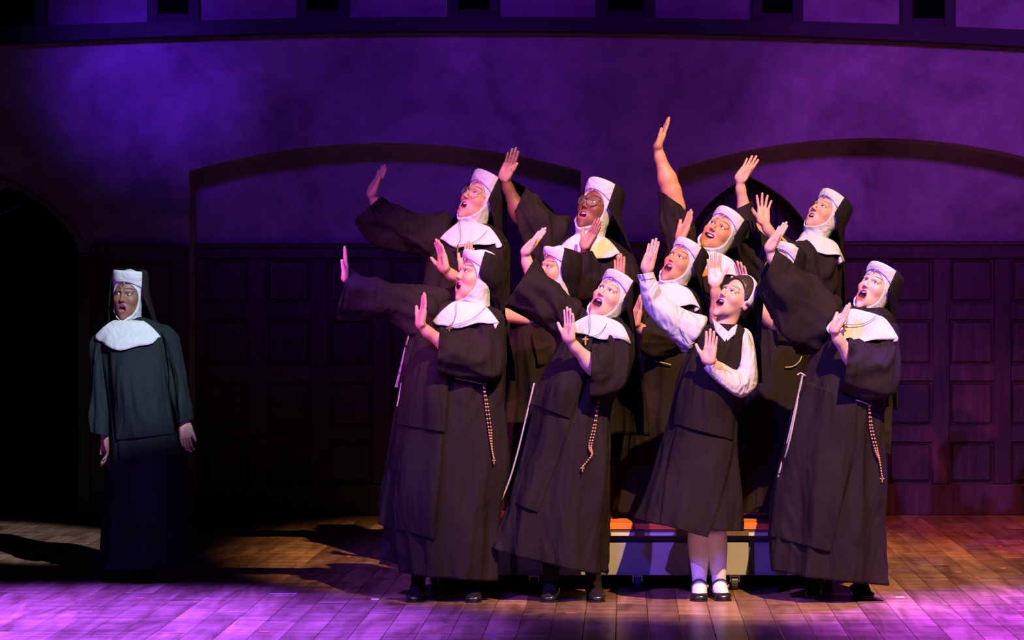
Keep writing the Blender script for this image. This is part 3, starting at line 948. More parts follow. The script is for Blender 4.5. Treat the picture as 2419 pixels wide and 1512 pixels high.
class Person:
    def __init__(self, spec):
        self.s = spec
        d = spec['d']
        self.d = d
        fx, fy = spec['foot']
        base = P(fx, fy, d)
        self.base = np.array([base[0], base[1], spec.get('floor', 0.0)])
        self.root = empty('person', self.base, spec['label'], 'person', 'singing nuns on the stage')
        self.body = MB(); self.cols = []; self.shoulder_pts = []; self.extra_look = []
        self.robe = None
        self.skin = np.array(spec['head']['skin'])

    def add_body(self, v, f, col=None):
        self.body.add(v, f)
        self.cols.append(np.tile(self.skin, (len(v), 1)) if col is None else col)
    def add_tube(self, pts, rad, seg=14):
        m = MB().tube(pts, rad, seg)
        self.add_body(np.concatenate(m.v), m.f)

    def part(self, name, v, f, m, smooth=True, thick=0.0, parent=None, offset=-1.0):
        v = np.asarray(v).reshape(-1, 3)
        o = mesh_obj(name, v, f, m, parent or self.root, smooth, self.base)
        if thick:
            solidify(o, thick, offset)
        return o
    def mbpart(self, name, mb, m, smooth=True, parent=None):
        return mb.build(name, m, parent or self.root, smooth, self.base)

    # -- head and headwear
    def make_head(self):
        s = self.s
        x, y, yaw, pitch, roll = s['headpos'][:5]
        dz = s['headpos'][5] if len(s['headpos']) > 5 else 0.0
        h = s['head']
        sc = h.get('scale', 1.0)
        R = rot(yaw, pitch, roll)
        o = P(x, y, self.d + dz)
        self.R, self.o, self.sc = R, o, sc
        T = lambda v: (np.asarray(v)*sc) @ R.T + o
        self.T = T
        v, f, c = build_head(h)
        self.add_body(T(v), f, c)
        if s.get('postulant'):
            self.make_postulant_hair(h, T)
            return
        v, f = build_coif(h)
        self.part('coif', T(v), f, M_WHITE)
        self.make_band(h, T)
        if s.get('glasses'):
            self.make_glasses(s['glasses'], T)
        # microphone pin on the brow
        mb = MB().ball((.004, -.0885, .062), (.003, .003, .005), 6, 5).tube([(.004, -.083, .072), (.004, -.0885, .056)], .0014, 5)
        self.part('headset_microphone', T(np.concatenate(mb.v)), mb.f, M_GOLD if s.get('gold_mic') else M_ROPE)

    def make_band(self, h, T):
        n, m = 64, 10
        th = np.linspace(0, 2*math.pi, n, endpoint=False)       # 0 = front
        fr = (1 + np.cos(th))/2
        zb = -.022 + .092*fr**1.2
        lowb = h.get('low', .018)
        zt = .118 - lowb + .012*fr
        vs = []
        prof = np.linspace(0, 1, m)
        q = np.sqrt(np.clip(1-((zb-.032)/.110)**2, .2, 1))
        bx, by = .0860*q, .1060*q
        for k in prof:
            rx = bx*(1-k) + .0895*k + .004*math.sin(math.pi*k); ry = by*(1-k) + .1035*k + .004*math.sin(math.pi*k)
            if k > .85: rx = rx - .005*((k-.85)/.15)**2; ry = ry - .005*((k-.85)/.15)**2
            z = zb*(1-k) + zt*k
            vs.append(np.stack([rx*np.sin(th), .018 - .006*k - ry*np.cos(th), z], 1))
        v = np.concatenate(vs)
        f = grid_faces(m, n, True)
        band = self.part('headband', T(v), f, M_WHITE, thick=.004)
        # seam thread along the lower edge
        k = .03
        path = np.stack([(bx+.0022)*np.sin(th), .018-(by+.0022)*np.cos(th), zb + .003], 1)
        mb = MB().tube(T(np.concatenate([path, path[:1]])), .0011, 5, cap=False)
        self.mbpart('seam', mb, M_SEAM, parent=band)
        # veil: covers the top, then falls behind
        s = self.s
        (xl, xr, yb, back) = s['veil'][:4]
        dv = s['veil'][4] if len(s['veil']) > 4 else .12
        rows, cols_ = [], 36
        PM = 2.0
        ph = np.linspace(-PM, PM, cols_)                     # angle from the back
        sx, cy = np.sin(ph), np.cos(ph)
        top = []
        for r_, zz in ((0.02, .136), (.45, .137), (.85, .134), (1.0, .126)):
            top.append(T(np.stack([r_*.0925*sx, .014 + r_*.108*cy, np.full(cols_, zz - lowb) - .008*cy*r_], 1)))
        head_rows = []
        for z, rx, ry in ((.100 - lowb*.7, .0965, .114), (.055, .1010, .121), (.0, .106, .128)):
            head_rows.append(T(np.stack([rx*sx*(1+.0*cy), .012 + ry*np.maximum(cy, -.45), np.full(cols_, z)], 1)))
        rows = top + head_rows
        start = head_rows[-1]
        uu = (np.sin(ph/PM*math.pi/2) + 1)/2                   # 0 left .. 1 right (picture)
        # sort so that u=0 is picture-left
        if start[0, 0] > start[-1, 0]:
            uu = 1 - uu
        endc = P((xl+xr)/2, yb, self.d + dv)
        el, er = P(xl, yb, self.d + dv), P(xr, yb, self.d + dv)
        end = el[None]*(1-uu)[:, None] + er[None]*uu[:, None]
        end[:, 1] += back*np.sin(uu*math.pi)
        nv = 26
        rs = np.random.default_rng(s.get('seed', 1))
        p1, p2 = rs.uniform(0, 6, 2)
        for k in range(1, nv+1):
            t = k/nv
            e = 1-(1-t)**1.6
            pt = start*(1-e)[..., None] + end*e if False else start*(1-e) + end*e
            pt = pt.copy()
            pt[:, 2] = start[:, 2]*(1-t) + end[:, 2]*t
            wv = (.004 + .022*t)*(np.sin(ph*5.2 + p1 + 1.3*t)*.6 + np.sin(ph*8.7 + p2 - t)*.4)
            pt[:, 1] += wv
            pt[:, 0] += wv*.5*np.sign(ph)
            rows.append(pt)
        v = np.concatenate(rows)
        self.part('veil', v, grid_faces(len(rows), cols_, False), M_VEIL, thick=.003, offset=0.0)

    def make_postulant_hair(self, h, T):
        v, f = build_hair(h)
        self.part('hair', T(v), f, M_HAIR)
        n = 40
        th = np.linspace(-1.9, 1.9, n)
        vs = []
        for k, (dy, dr) in enumerate(((-.018, 0), (-.012, .003), (.0, .004), (.012, .003), (.018, 0))):
            rx, rz = .0905 + dr, .1095 + dr
            vs.append(np.stack([rx*np.sin(th), np.full(n, .006 + dy) + .018*np.cos(th)*0, .028 + rz*np.cos(th)], 1))
        self.part('headband', T(np.concatenate(vs)), grid_faces(5, n, False), M_WHITE, thick=.004, offset=0)
        # short veil behind the band
        s = self.s
        (xl, xr, yb, back) = s['veil'][:4]
        rows = []
        for (y_, sc_) in ((.020, 1.0), (.06, 1.0), (.10, .9)):
            rows.append(T(np.stack([(.0945*sc_)*np.sin(th), np.full(n, y_), .028 + (.1135*sc_)*np.cos(th)], 1)))
        start = rows[-1].copy()
        uu = (np.sin(th/1.9*math.pi/2)+1)/2
        if start[0, 0] > start[-1, 0]: uu = 1-uu
        dv = .10
        el, er = P(xl, yb, self.d + dv), P(xr, yb, self.d + dv)
        end = el[None]*(1-uu)[:, None] + er[None]*uu[:, None]
        end[:, 1] += back*np.sin(uu*math.pi)
        for k in range(1, 21):
            t = k/20; e = 1-(1-t)**1.6
            pt = start*(1-e) + end*e
            pt[:, 2] = start[:, 2]*(1-t) + end[:, 2]*t
            pt[:, 1] += .012*t*np.sin(th*6)
            rows.append(pt)
        self.part('veil', np.concatenate(rows), grid_faces(len(rows), n, False), M_VEIL, thick=.003, offset=0)

    def make_glasses(self, kind, T):
        mb = MB(); lens = MB()
        n = 28
        a = np.linspace(0, 2*math.pi, n, endpoint=False)
        for sgn in (-1, 1):
            cx = sgn*.033
            if kind == 'aviator':
                rx = .0275; rz = .0235
                x = cx + rx*np.cos(a)*(1+.10*np.sin(a)); z = -.004 + rz*np.sin(a)
            else:
                rx = .0265; rz = .0235
                x = cx + rx*np.cos(a); z = -.001 + rz*np.sin(a)
            y = -.1035 + 5.0*x**2
            ring = np.stack([x, y, z], 1)
            mb.tube(T(np.concatenate([ring, ring[:2]])), .0014 if kind == 'aviator' else .0027, 6, cap=False)
            c = ring.mean(0)
            lv = np.concatenate([ring*.985 + c*.015, [c]])
            lens.add(T(lv), [(k, (k+1) % n, n) for k in range(n)])
            mb.tube(T([(sgn*.060, -.086, .006), (sgn*.070, -.06, .004), (sgn*.078, .0, .002)]), .0016, 6)
        mb.tube(T([(-.009, -.105, .004), (0, -.107, .008), (.009, -.105, .004)]), .0015, 6)
        if kind == 'aviator':
            mb.tube(T([(-.022, -.102, .018), (0, -.106, .017), (.022, -.102, .018)]), .0013, 6)
        g = self.mbpart('glasses', mb, M_GOLD if kind == 'aviator' else M_TORT)
        self.part('lens', np.concatenate(lens.v), lens.f, M_GLASS, parent=g)

    # -- habit
    def make_robe(self, name='habit', m=None, nth=150, nt=90):
        s = self.s
        self.robe = Loft(s['robe'], self.d, .008, s.get('fold', .08)*1.25, s.get('freq', 9), s.get('seed', 1), wr=.35, wk=1.6)
        v, f = self.robe.mesh(nt, nth)
        self.part(name, v, f, m or s.get('cloth', M_ROBE), thick=.006)
        self.look = self.robe.front_lookup()
        # torso inside the clothes, tapering to the neck
        st = s['robe']
        L = Loft([(p, q, hd) for (p, q, hd, *_) in st[:max(3, len(st)-2)]], self.d, 0, 0, 5, 0)
        L.u *= .80; L.w *= .80
        v, f = L.mesh(14, 20)
        self.add_body(v.reshape(-1, 3), f)
        # neck
        nb = L.c[0]
        self.add_tube([nb - np.array([0, 0, .06]), self.T([[0, .036, -.20]])[0], self.T([[0, .03, -.12]])[0]], [.075, .06, .05], 16)

    def surf(self, pts, off):
        """pixels -> points lying on the front of the robe"""
        out = []
        for (x, y) in pts:
            dd = (self.look[:, 0]-x)**2 + (self.look[:, 1]-y)**2
            k = np.argpartition(dd, 5)[:5]
            w = 1/(dd[k] + 1.0)
            dep = (self.look[k, 2]*w).sum()/w.sum()
            out.append(P(x, y, dep - off))
        return np.array(out)

    def make_panel(self, name, left, right, off=.014, m=None, wave=.004, bulge=0.0, nu=22, nv=34):
        """cloth panel hanging on the front of the robe between two edge polylines (pixels)"""
        tl = np.linspace(0, len(left)-1, nv)
        Lp, Rp = crom(left, tl), crom(right, tl)
        px = []
        for i in range(nv):
            for k in range(nu):
                u = k/(nu-1)
                px.append(Lp[i]*(1-u) + Rp[i]*u)
        v = self.surf(px, off)
        g = v.reshape(nv, nu, 3)
        sd = self.s.get('seed', 1)
        for i in range(nv):
            t = i/(nv-1)
            u = np.linspace(0, 1, nu)
            g[i, :, 1] -= wave*np.sin(u*9 + sd + 1.2*t)*t + wave*.6*np.sin(u*17 + 2*sd - 2*t)*t
            g[i, :, 1] -= bulge*np.sin(min(1, t*1.02)*math.pi*.93)**2*np.sin(u*math.pi)**.6
        # smooth the depth a little
        for _ in range(3):
            y = g[:, :, 1]
            y2 = y.copy()
            y2[1:-1, :] = (y[:-2, :] + 2*y[1:-1, :] + y[2:, :])/4
            y2[:, 1:-1] = (y2[:, :-2] + 2*y2[:, 1:-1] + y2[:, 2:])/4
            g[:, :, 1] = y2
        fl = g.reshape(-1, 3)
        dd = fl[:, 1]-CAM_Y
        self.extra_look.append(np.stack([CX + fl[:, 0]*F_PX/dd, HY - (fl[:, 2]-CAM_Z)*F_PX/dd, dd - .005], 1))
        return self.part(name, fl, grid_faces(nv, nu, False), m or self.s.get('cloth', M_ROBE), thick=.006, offset=0)

    def make_collar(self):
        s = self.s
        x, y, yaw, roll, hw, drop = s['collar'][:6]
        pitch = s['collar'][6] if len(s['collar']) > 6 else 0
        R = rot(yaw, pitch, roll)
        o = P(x, y, self.d + (s['collar'][7] if len(s['collar']) > 7 else 0.0))
        n, m = 72, 16
        th = np.linspace(0, 2*math.pi, n, endpoint=False)
        sd = s.get('seed', 1)
        rows = []
        dep = s.get('collar_depth', .145)
        for k in range(m):
            t = k/(m-1)
            fr = (1+np.cos(th))/2                                # 1 at the front
            wob = 1 + .025*t*np.sin(5*th + sd) + .02*t*np.sin(9*th + 2*sd)
            e = t**.85
            r0x, r0y = .066, .064
            X = np.sin(th)*(r0x + (hw-r0x)*e)*wob
            Yv = -np.cos(th)*(r0y + (np.where(np.cos(th) > 0, dep, dep*.9)-r0y)*e)*wob
            zout = -.058 - (drop-.058)*fr**2.6 - .05*(1-fr)**3
            Z = .010*(1-t)**2 + zout*t**1.35 + .006*t*np.sin(6*th + 1.7*sd)
            rows.append(np.stack([X, Yv, Z], 1))
        v = np.concatenate(rows) @ R.T + o
        ext = [self.look] + self.extra_look
        for sp in self.shoulder_pts:
            dd = sp[:, 1]-CAM_Y
            ext.append(np.stack([CX + sp[:, 0]*F_PX/dd, HY - (sp[:, 2]-CAM_Z)*F_PX/dd, dd], 1))
        lk = np.concatenate(ext)
        dv_ = v[:, 1]-CAM_Y
        vx, vy = CX + v[:, 0]*F_PX/dv_, HY - (v[:, 2]-CAM_Z)*F_PX/dv_
        g = np.zeros(len(v))
        for i in range(len(v)):
            if v[i, 1] > o[1] + .04:
                continue
            dd = (lk[:, 0]-vx[i])**2 + (lk[:, 1]-vy[i])**2
            sel = dd < 81
            if sel.any():
                g[i] = max(0, v[i, 1]-CAM_Y - (lk[sel, 2].min() - .012))
        g = g.reshape(m, n)
        for _ in range(6):
            g2 = (np.roll(g, 1, 1) + np.roll(g, -1, 1) + 2*g)/4
            g2[1:-1] = (g2[:-2] + 2*g2[1:-1] + g2[2:])/4
            g = np.maximum(g2, g*.92)
        g[0] = 0; g[1] *= .5
        v[:, 1] -= g.reshape(-1)
        self.part('collar', v, grid_faces(m, n, True), M_WHITE, thick=.004, offset=0)
        dd = v[:, 1]-CAM_Y
        vg = v.reshape(m, n, 3)
        fine = np.concatenate([vg[:-1].reshape(-1, 3), ((vg[:-1]+vg[1:])/2).reshape(-1, 3), ((vg + np.roll(vg, 1, 1))/2).reshape(-1, 3)])
        fine = fine[fine[:, 1] < o[1]]
        dd = fine[:, 1]-CAM_Y
        self.chest = np.concatenate([lk, np.stack([CX + fine[:, 0]*F_PX/dd, HY - (fine[:, 2]-CAM_Z)*F_PX/dd, dd], 1)])

    def on_chest(self, pts, off):
        out = []
        for (x, y) in pts:
            dd = (self.chest[:, 0]-x)**2 + (self.chest[:, 1]-y)**2
            sel = dd < 100
            dep = self.chest[sel, 2].min() if sel.any() else self.chest[np.argmin(dd), 2]
            out.append(P(x, y, dep - off))
        out = np.array(out)
        if len(out) > 4:
            for _ in range(3):
                out[1:-1, 1] = (out[:-2, 1] + 2*out[1:-1, 1] + out[2:, 1])/4
        return out

    def make_cross(self, px, ends=(), gilt=False, off=0):
        """pendant cross on a cord from the neck"""
        x, y = px
        c = self.on_chest([(x, y-6), (x, y), (x, y+8)], .012)[:, 1].min()
        c = P(x, y, c - CAM_Y - .004)
        u = 1.0
        mb = MB()
        mb.box((c[0]-.0045, c[1]-.003, c[2]-.026), (c[0]+.0045, c[1]+.003, c[2]+.016), .001)
        mb.box((c[0]-.016, c[1]-.0028, c[2]-.001), (c[0]+.016, c[1]+.0028, c[2]+.008), .001)
        cr = self.mbpart('cross_pendant', mb, M_CROSSG if gilt else M_CROSS, False)
        mb = MB()
        for (ex, ey) in ends:
            t = np.linspace(0, 1, 16)
            pp = [(ex*(1-q) + x*q + 6*math.sin(math.pi*q)*(1 if ex > x else -.3), ey*(1-q) + (y-7)*q + 9*math.sin(math.pi*q)*(ex > x)) for q in t]
            mb.tube(self.on_chest(pp, .012), .0014, 5)
        self.mbpart('neck_cord', mb, M_SEAM)

    def make_arm(self, key, side):
        """side +1 = the person's right hand"""
        a = self.s.get(key)
        if not a:
            return
        d = self.d
        dep = a.get('dep', (0, 0, 0))
        sh, el, wr = (P(*a['pts'][k], d + dep[k]) for k in range(3))
        yaw, pitch, roll = a['hand']
        sc = a.get('scale', 1.0)
        R = rot(yaw, pitch, roll)
        fore = (R.T @ (el - wr))/sc
        L = np.linalg.norm(fore)
        fl_ = a.get('flen', .29)
        if L > fl_: fore = fore*fl_/L
        r = a.get('r', .036)
        v, f = surfnet(*hand_axes(fore), lambda p: hand_sdf(p, side, a.get('spread', .25), a.get('curl', .12), a.get('thumb', .75), fore, r))
        sk = self.skin
        col = np.tile(sk, (len(v), 1))
        palm = np.clip((-v[:, 1]-.006)/.01, 0, 1)*(v[:, 2] > -.01)
        pk = np.minimum(np.maximum(sk*np.array([1.15, 1.05, 1.05]), np.array(a.get('palm', sk))), .9)
        col = col*(1-palm[:, None]) + pk*palm[:, None]
        self.add_body((v*sc) @ R.T + wr, f, col)
        fw = wr + (R @ fore)*sc
        self.add_tube([fw + (wr-fw)*.25, fw, sh], [r*.8, r*.92, a.get('sr', .044)], 14)
        if a.get('sleeve'):
            amp = a.get('amp', .13)
            sl = a['sleeve']
            (p_, q_, h_, *o_) = sl[0]
            c0 = (np.array(p_)+np.array(q_))/2; c1 = (np.array(sl[1][0])+np.array(sl[1][1]))/2
            bk = c0 + (c0-c1)*.3
            hv = (np.array(q_)-np.array(p_))/2*.35
            sl = [(tuple(bk-hv), tuple(bk+hv), h_*.35, (o_[0] if o_ else 0) + .03)] + list(sl)
            lf = Loft(sl, d, amp*.8, amp, a.get('freq', 5), self.s.get('seed', 1) + (3 if side > 0 else 7), wr=a.get('wr', 1.1), wk=a.get('wk', 2.2))
            self.shoulder_pts.append(lf.pts(np.linspace(0, 1.6, 20), np.linspace(0.02, math.pi-.02, 40)).reshape(-1, 3))
            v, f = lf.mesh(80, 80)
            o = self.part(a.get('sleeve_name', 'sleeve'), v, f, a.get('cloth', self.s.get('cloth', M_ROBE)), thick=.006)
            if a.get('cuff'):
                (p, q, hd, *r_) = a['sleeve'][-1]
                c0 = (np.array(p)+np.array(q))/2
                prev = (np.array(a['sleeve'][-2][0])+np.array(a['sleeve'][-2][1]))/2
                dirn = (c0-prev)/np.linalg.norm(c0-prev)
                hp = (np.array(q)-np.array(p))/2
                off = r_[0] if r_ else 0.0
                st = [(tuple(c0-hp*1.05+dirn*k), tuple(c0+hp*1.05+dirn*k), hd*1.06, off) for k in (-3, 2, 7, 12)]
                cv, cf = Loft(st, d, 0, 0, 5, 0).mesh(8, 32)
                self.part('cuff', cv, cf, M_BLOUSE, thick=.004)
                ring = Loft(st, d, 0, 0, 5, 0).pts(np.array([2.2]), np.linspace(0, 2*math.pi, 32))[0]
                self.mbpart('cuff_piping', MB().tube(ring + (ring-ring.mean(0))*.05, .0016, 5, cap=False), M_SEAM)

    def make_legs(self, feet, black=True, shoe='round'):
        """feet: list of (x, y of the sole front, yaw of the toe)"""
        s = self.s
        st = s['robe']
        for k, (x, y, yaw) in enumerate(feet):
            gd = F_PX*(CAM_Z-self.base[2])/(y-HY) if y else self.d
            toe = P(x, y, gd)
            dirn = np.array([math.sin(math.radians(yaw)), -math.cos(math.radians(yaw)), 0])
            ank = toe - dirn*.165 + np.array([0, 0, .09])
            ank[2] = self.base[2] + .085
            hip = np.array([(ank[0] + self.robe.c[-2][0])/2, self.robe.c[-2][1], self.base[2] + .80])
            kn = (ank*.55 + hip*.45) + np.array([0, -.02, 0])
            pts = crom([ank + [0, 0, -.03], ank, ank*.75+kn*.25, ank*.35 + kn*.65 + np.array([0, .012, 0]), kn, hip], np.linspace(0, 5, 26))
            rad = crom(np.array([[.036], [.034], [.042], [.056], [.053], [.075]]), np.linspace(0, 5, 26))[:, 0]
            self.add_tube(pts, rad, 18)
            stk = MB().tube(pts[:20], rad[:20]*1.04 + .001, 18)
            # foot inside the stocking
            fp = crom([ank + [0, 0, .0], ank - [0, 0, .038] + dirn*.035, ank - [0, 0, .062] + dirn*.10, toe + [0, 0, .018] - dirn*.03], np.linspace(0, 3, 12))
            stk.tube(fp, crom(np.array([[.035], [.040], [.037], [.026]]), np.linspace(0, 3, 12))[:, 0], 16)
            self.mbpart('stocking', stk, M_STOCK if not black else M_VEIL)
            self.add_tube(fp, .024, 10)
            self.make_shoe(ank, toe, dirn, shoe)

    def make_shoe(self, ank, toe, dirn, kind):
        z0 = self.base[2]
        sd = np.array([dirn[1], -dirn[0], 0])
        L = .262
        heel = toe - dirn*L
        n, m = 26, 20
        rows = []
        for i in range(n):
            t = i/(n-1)                                    # heel -> toe
            w = .034 + .009*math.sin(math.pi*min(1, t*.55+.30)) if t < .86 else .041*math.sqrt(max(0, 1-((t-.86)/.145)**2)) + .002
            if t < .1: w = .022 + .014*math.sqrt(t/.1)
            top = .060 - .012*t if t < .35 else (.056 - .05*(t-.35) if kind == 'high' else .048 - .012*(t-.35))
            if t > .86: top *= math.sqrt(max(0, 1-((t-.86)/.16)**2))*.75 + .25
            if kind == 'high' and t < .55: top = .105 - .09*max(0, t-.25)
            lift = .022*max(0, 1-t/.42) + .010
            c = heel + dirn*L*t
            for k in range(m):
                a = 2*math.pi*k/m
                ca_, sa_ = math.cos(a), math.sin(a)
                zz = lift + (top-lift)*(.5 + .5*np.sign(sa_)*abs(sa_)**.7)
                rows.append(c + sd*w*np.sign(ca_)*abs(ca_)**.8 + np.array([0, 0, zz]))
        v = np.array(rows).reshape(n, m, 3)
        v[:, :, 2] += z0 - .0
        # opening of a court shoe: dip the instep
        f = grid_faces(n, m, True) + [tuple(range(m)), tuple((n-1)*m + k for k in range(m))[::-1]]
        if kind == 'mary':
            for i in range(n):
                t = i/(n-1)
                if .08 < t < .70:
                    k_ = math.sin((t-.08)/.62*math.pi)
                    for k in range(m):
                        a = 2*math.pi*k/m
                        if math.sin(a) > .2:
                            v[i, k, 2] -= .028*k_*(math.sin(a)-.2)
        o = self.part('shoe', v.reshape(-1, 3), f, M_SHOE)
        mb = MB()
        hc = heel + dirn*.035
        R2 = [hc + dirn*.03*math.cos(a) + sd*.026*math.sin(a) for a in np.linspace(0, 2*math.pi, 14, endpoint=False)]
        bot = [p + np.array([0, 0, z0]) for p in R2]; topv = [p + np.array([0, 0, z0 + .036]) for p in R2]
        mb.add(bot + topv, [(k, (k+1) % 14, 14+(k+1) % 14, 14+k) for k in range(14)] + [tuple(range(13, -1, -1)), tuple(range(14, 28))])
        sv = []
        ks = 20
        for k in range(ks):                                # sole
            t = k/(ks-1)
            w = .034 + .007*math.sin(math.pi*min(1, t*.55+.30)) if t < .86 else .040*math.sqrt(max(0, 1-((t-.86)/.145)**2)) + .002
            if t < .35: w *= .7
            c = heel + dirn*L*t
            lift = .022*max(0, 1-t/.42)
            for sg, hz in ((-1, 0), (1, 0), (1, .011), (-1, .011)):
                sv.append(c + sd*w*1.04*sg + np.array([0, 0, z0 + lift + hz]))
        mb.add(sv, grid_faces(ks, 4, True) + [(0, 1, 2, 3), tuple((ks-1)*4 + q for q in (3, 2, 1, 0))])
        self.mbpart('sole', mb, M_SHOE, False, parent=o)
        if kind == 'mary':
            a = np.linspace(-.25, math.pi+.25, 18)
            c = ank + dirn*.030
            path = [c + sd*.043*math.cos(q) + np.array([0, 0, -.026 + .042*math.sin(q)]) + dirn*.018*math.sin(q) for q in a]
            self.mbpart('ankle_strap', MB().tube(path, .0042, 6), M_SHOE, parent=o)
            self.mbpart('buckle', MB().ball(path[-3], (.007, .007, .009), 8, 6), M_GOLD, parent=o)

    def make_rope(self, pts, off=.022, name='cord_belt', r=.0048, strands=1, sep=6):
        for k in range(strands):
            pp = [(x + sep*k*(i/(max(1, len(pts)-1))), y) for i, (x, y) in enumerate(pts)]
            t = np.linspace(0, len(pp)-1, 30)
            q = crom(pp, t)
            self.mbpart(name, MB().tube(self.surf(q, off), r, 7), M_ROPE)

    def make_rosary(self, pts, off=.030, loop=6):
        t = np.linspace(0, len(pts)-1, 28)
        q = crom(pts, t)
        mb = MB(); cord = MB()
        for sg in (-1, 1):
            qq = [(x + sg*loop*.5*math.sin(min(1, i/20)*math.pi), y) for i, (x, y) in enumerate(q[:21])]
            w = self.surf(qq, off)
            for p in w:
                mb.ball(p, .0054, 7, 5)
            cord.tube(w, .0012, 4)
        w = self.surf(q[20:], off)
        for p in w[:-1]:
            mb.ball(p, .0055, 7, 5)
        cord.tube(w, .0012, 4)
        e = w[-1]
        r_ = self.mbpart('rosary', mb, M_BEAD)
        self.mbpart('rosary_cord', cord, M_SEAM, parent=r_)
        c = MB().box((e[0]-.003, e[1]-.002, e[2]-.026), (e[0]+.003, e[1]+.002, e[2]+.006), .001).box((e[0]-.011, e[1]-.002, e[2]-.009), (e[0]+.011, e[1]+.002, e[2]-.003), .001)
        self.mbpart('rosary_cross', c, M_CROSSG, False, parent=r_)

    def finish(self):
        v = np.concatenate(self.body.v)
        o = mesh_obj('body', v, self.body.f, M_SKIN, self.root, True, self.base, colors=np.concatenate(self.cols))
        return o

def build_person(spec):
    p = Person(spec)
    p.make_head()
    p.make_robe(spec.get('robe_name', 'habit'))
    for pn in spec.get('panels', ()):
        p.make_panel(*pn[:3], **(pn[3] if len(pn) > 3 else {}))
    p.make_arm('arm_r', 1)
    p.make_arm('arm_l', -1)
    if 'collar' in spec:
        p.make_collar()
    if spec.get('feet'):
        p.make_legs(spec['feet'], spec.get('black_stockings', True), spec.get('shoe', 'round'))
    for r in spec.get('ropes', ()):
        p.make_rope(*r[:1], **(r[1] if len(r) > 1 else {}))
    if 'rosary' in spec:
        p.make_rosary(spec['rosary'])
    if 'cross' in spec:
        p.make_cross(spec['cross'][0], **spec['cross'][1])
    if spec.get('extra'):
        spec['extra'](p)
    p.finish()
    return p
# ------------------------------------------------------------------ the twelve performers
DARKHAIR = (.03, .016, .012)
def HD(skin, **k):
    skin = tuple(np.array(skin)*np.array([.84, .72, .62]))
    h = dict(skin=skin, open=.016, w=.021, smile=0.0, chubby=0.0, nose=1.0, brow=.002, gaze=(-.003, .0015), hair=DARKHAIR,
             lip=tuple(np.array(skin)*np.array([.80, .45, .45])), scale=1.0)
    h.update(k)
    return h
MID, BACK = pz, RZ
PEOPLE = []

# A: lone singer at the left
PEOPLE.append(dict(
    label='lone nun in charcoal habit with arms at her sides, singing at stage left', d=15.12, foot=(322, 1370), seed=3,
    cloth=M_ROBE2, headpos=(304, 694, -13, -4, 4, -.03), gold_mic=False,
    head=HD((.24, .125, .085), open=.014, w=.0215, lip=(.16, .045, .05), low=.0, worry=.35, brow=.001, eye=.0042, gaze=(-.003, -.002), scale=1.0),
    veil=(252, 388, 860, .10, .06),
    robe=[((290, 752), (332, 750), .06), ((252, 772), (378, 766), .095), ((236, 800), (398, 790), .125), ((244, 870), (402, 868), .15),
          ((256, 960), (412, 958), .15), ((258, 1045), (424, 1040), .16), ((252, 1180), (438, 1170), .19), ((238, 1350), (453, 1328), .22)],
    fold=.08, freq=8,
    panels=[('scapular', [(278, 1030), (284, 1140), (288, 1250)], [(414, 1020), (424, 1130), (436, 1240)], dict(off=.016)),
            ('scapular_top', [(258, 812), (262, 900), (268, 970), (274, 1040)], [(376, 792), (392, 890), (404, 960), (414, 1024)], dict(off=.030, bulge=.035))],
    collar=(309, 760, -10, 2, .183, .150, 0, -.01), collar_depth=.150,
    arm_r=dict(pts=[(240, 800), (236, 920), (250, 1030)], dep=(0, .02, -.02), hand=(70, 0, 176), curl=.5, thumb=.35, r=.034, palm=(.5, .3, .24),
               sleeve=[((242, 784), (268, 802), .06), ((217, 810), (262, 830), .085), ((212, 900), (264, 905), .09), ((212, 970), (262, 975), .10), ((211, 1018), (262, 1028), .105)]),
    arm_l=dict(pts=[(394, 790), (424, 900), (436, 1000)], dep=(0, .0, -.04), hand=(-40, 0, 178), curl=.6, thumb=.4, r=.034, palm=(.5, .3, .24),
               sleeve=[((370, 784), (398, 772), .06), ((382, 815), (421, 795), .085), ((398, 890), (437, 875), .09), ((410, 960), (449, 945), .10), ((418, 1002), (457, 990), .105)]),
    feet=[(296, 1371, -4), (349, 1370, 6)], shoe='high'))

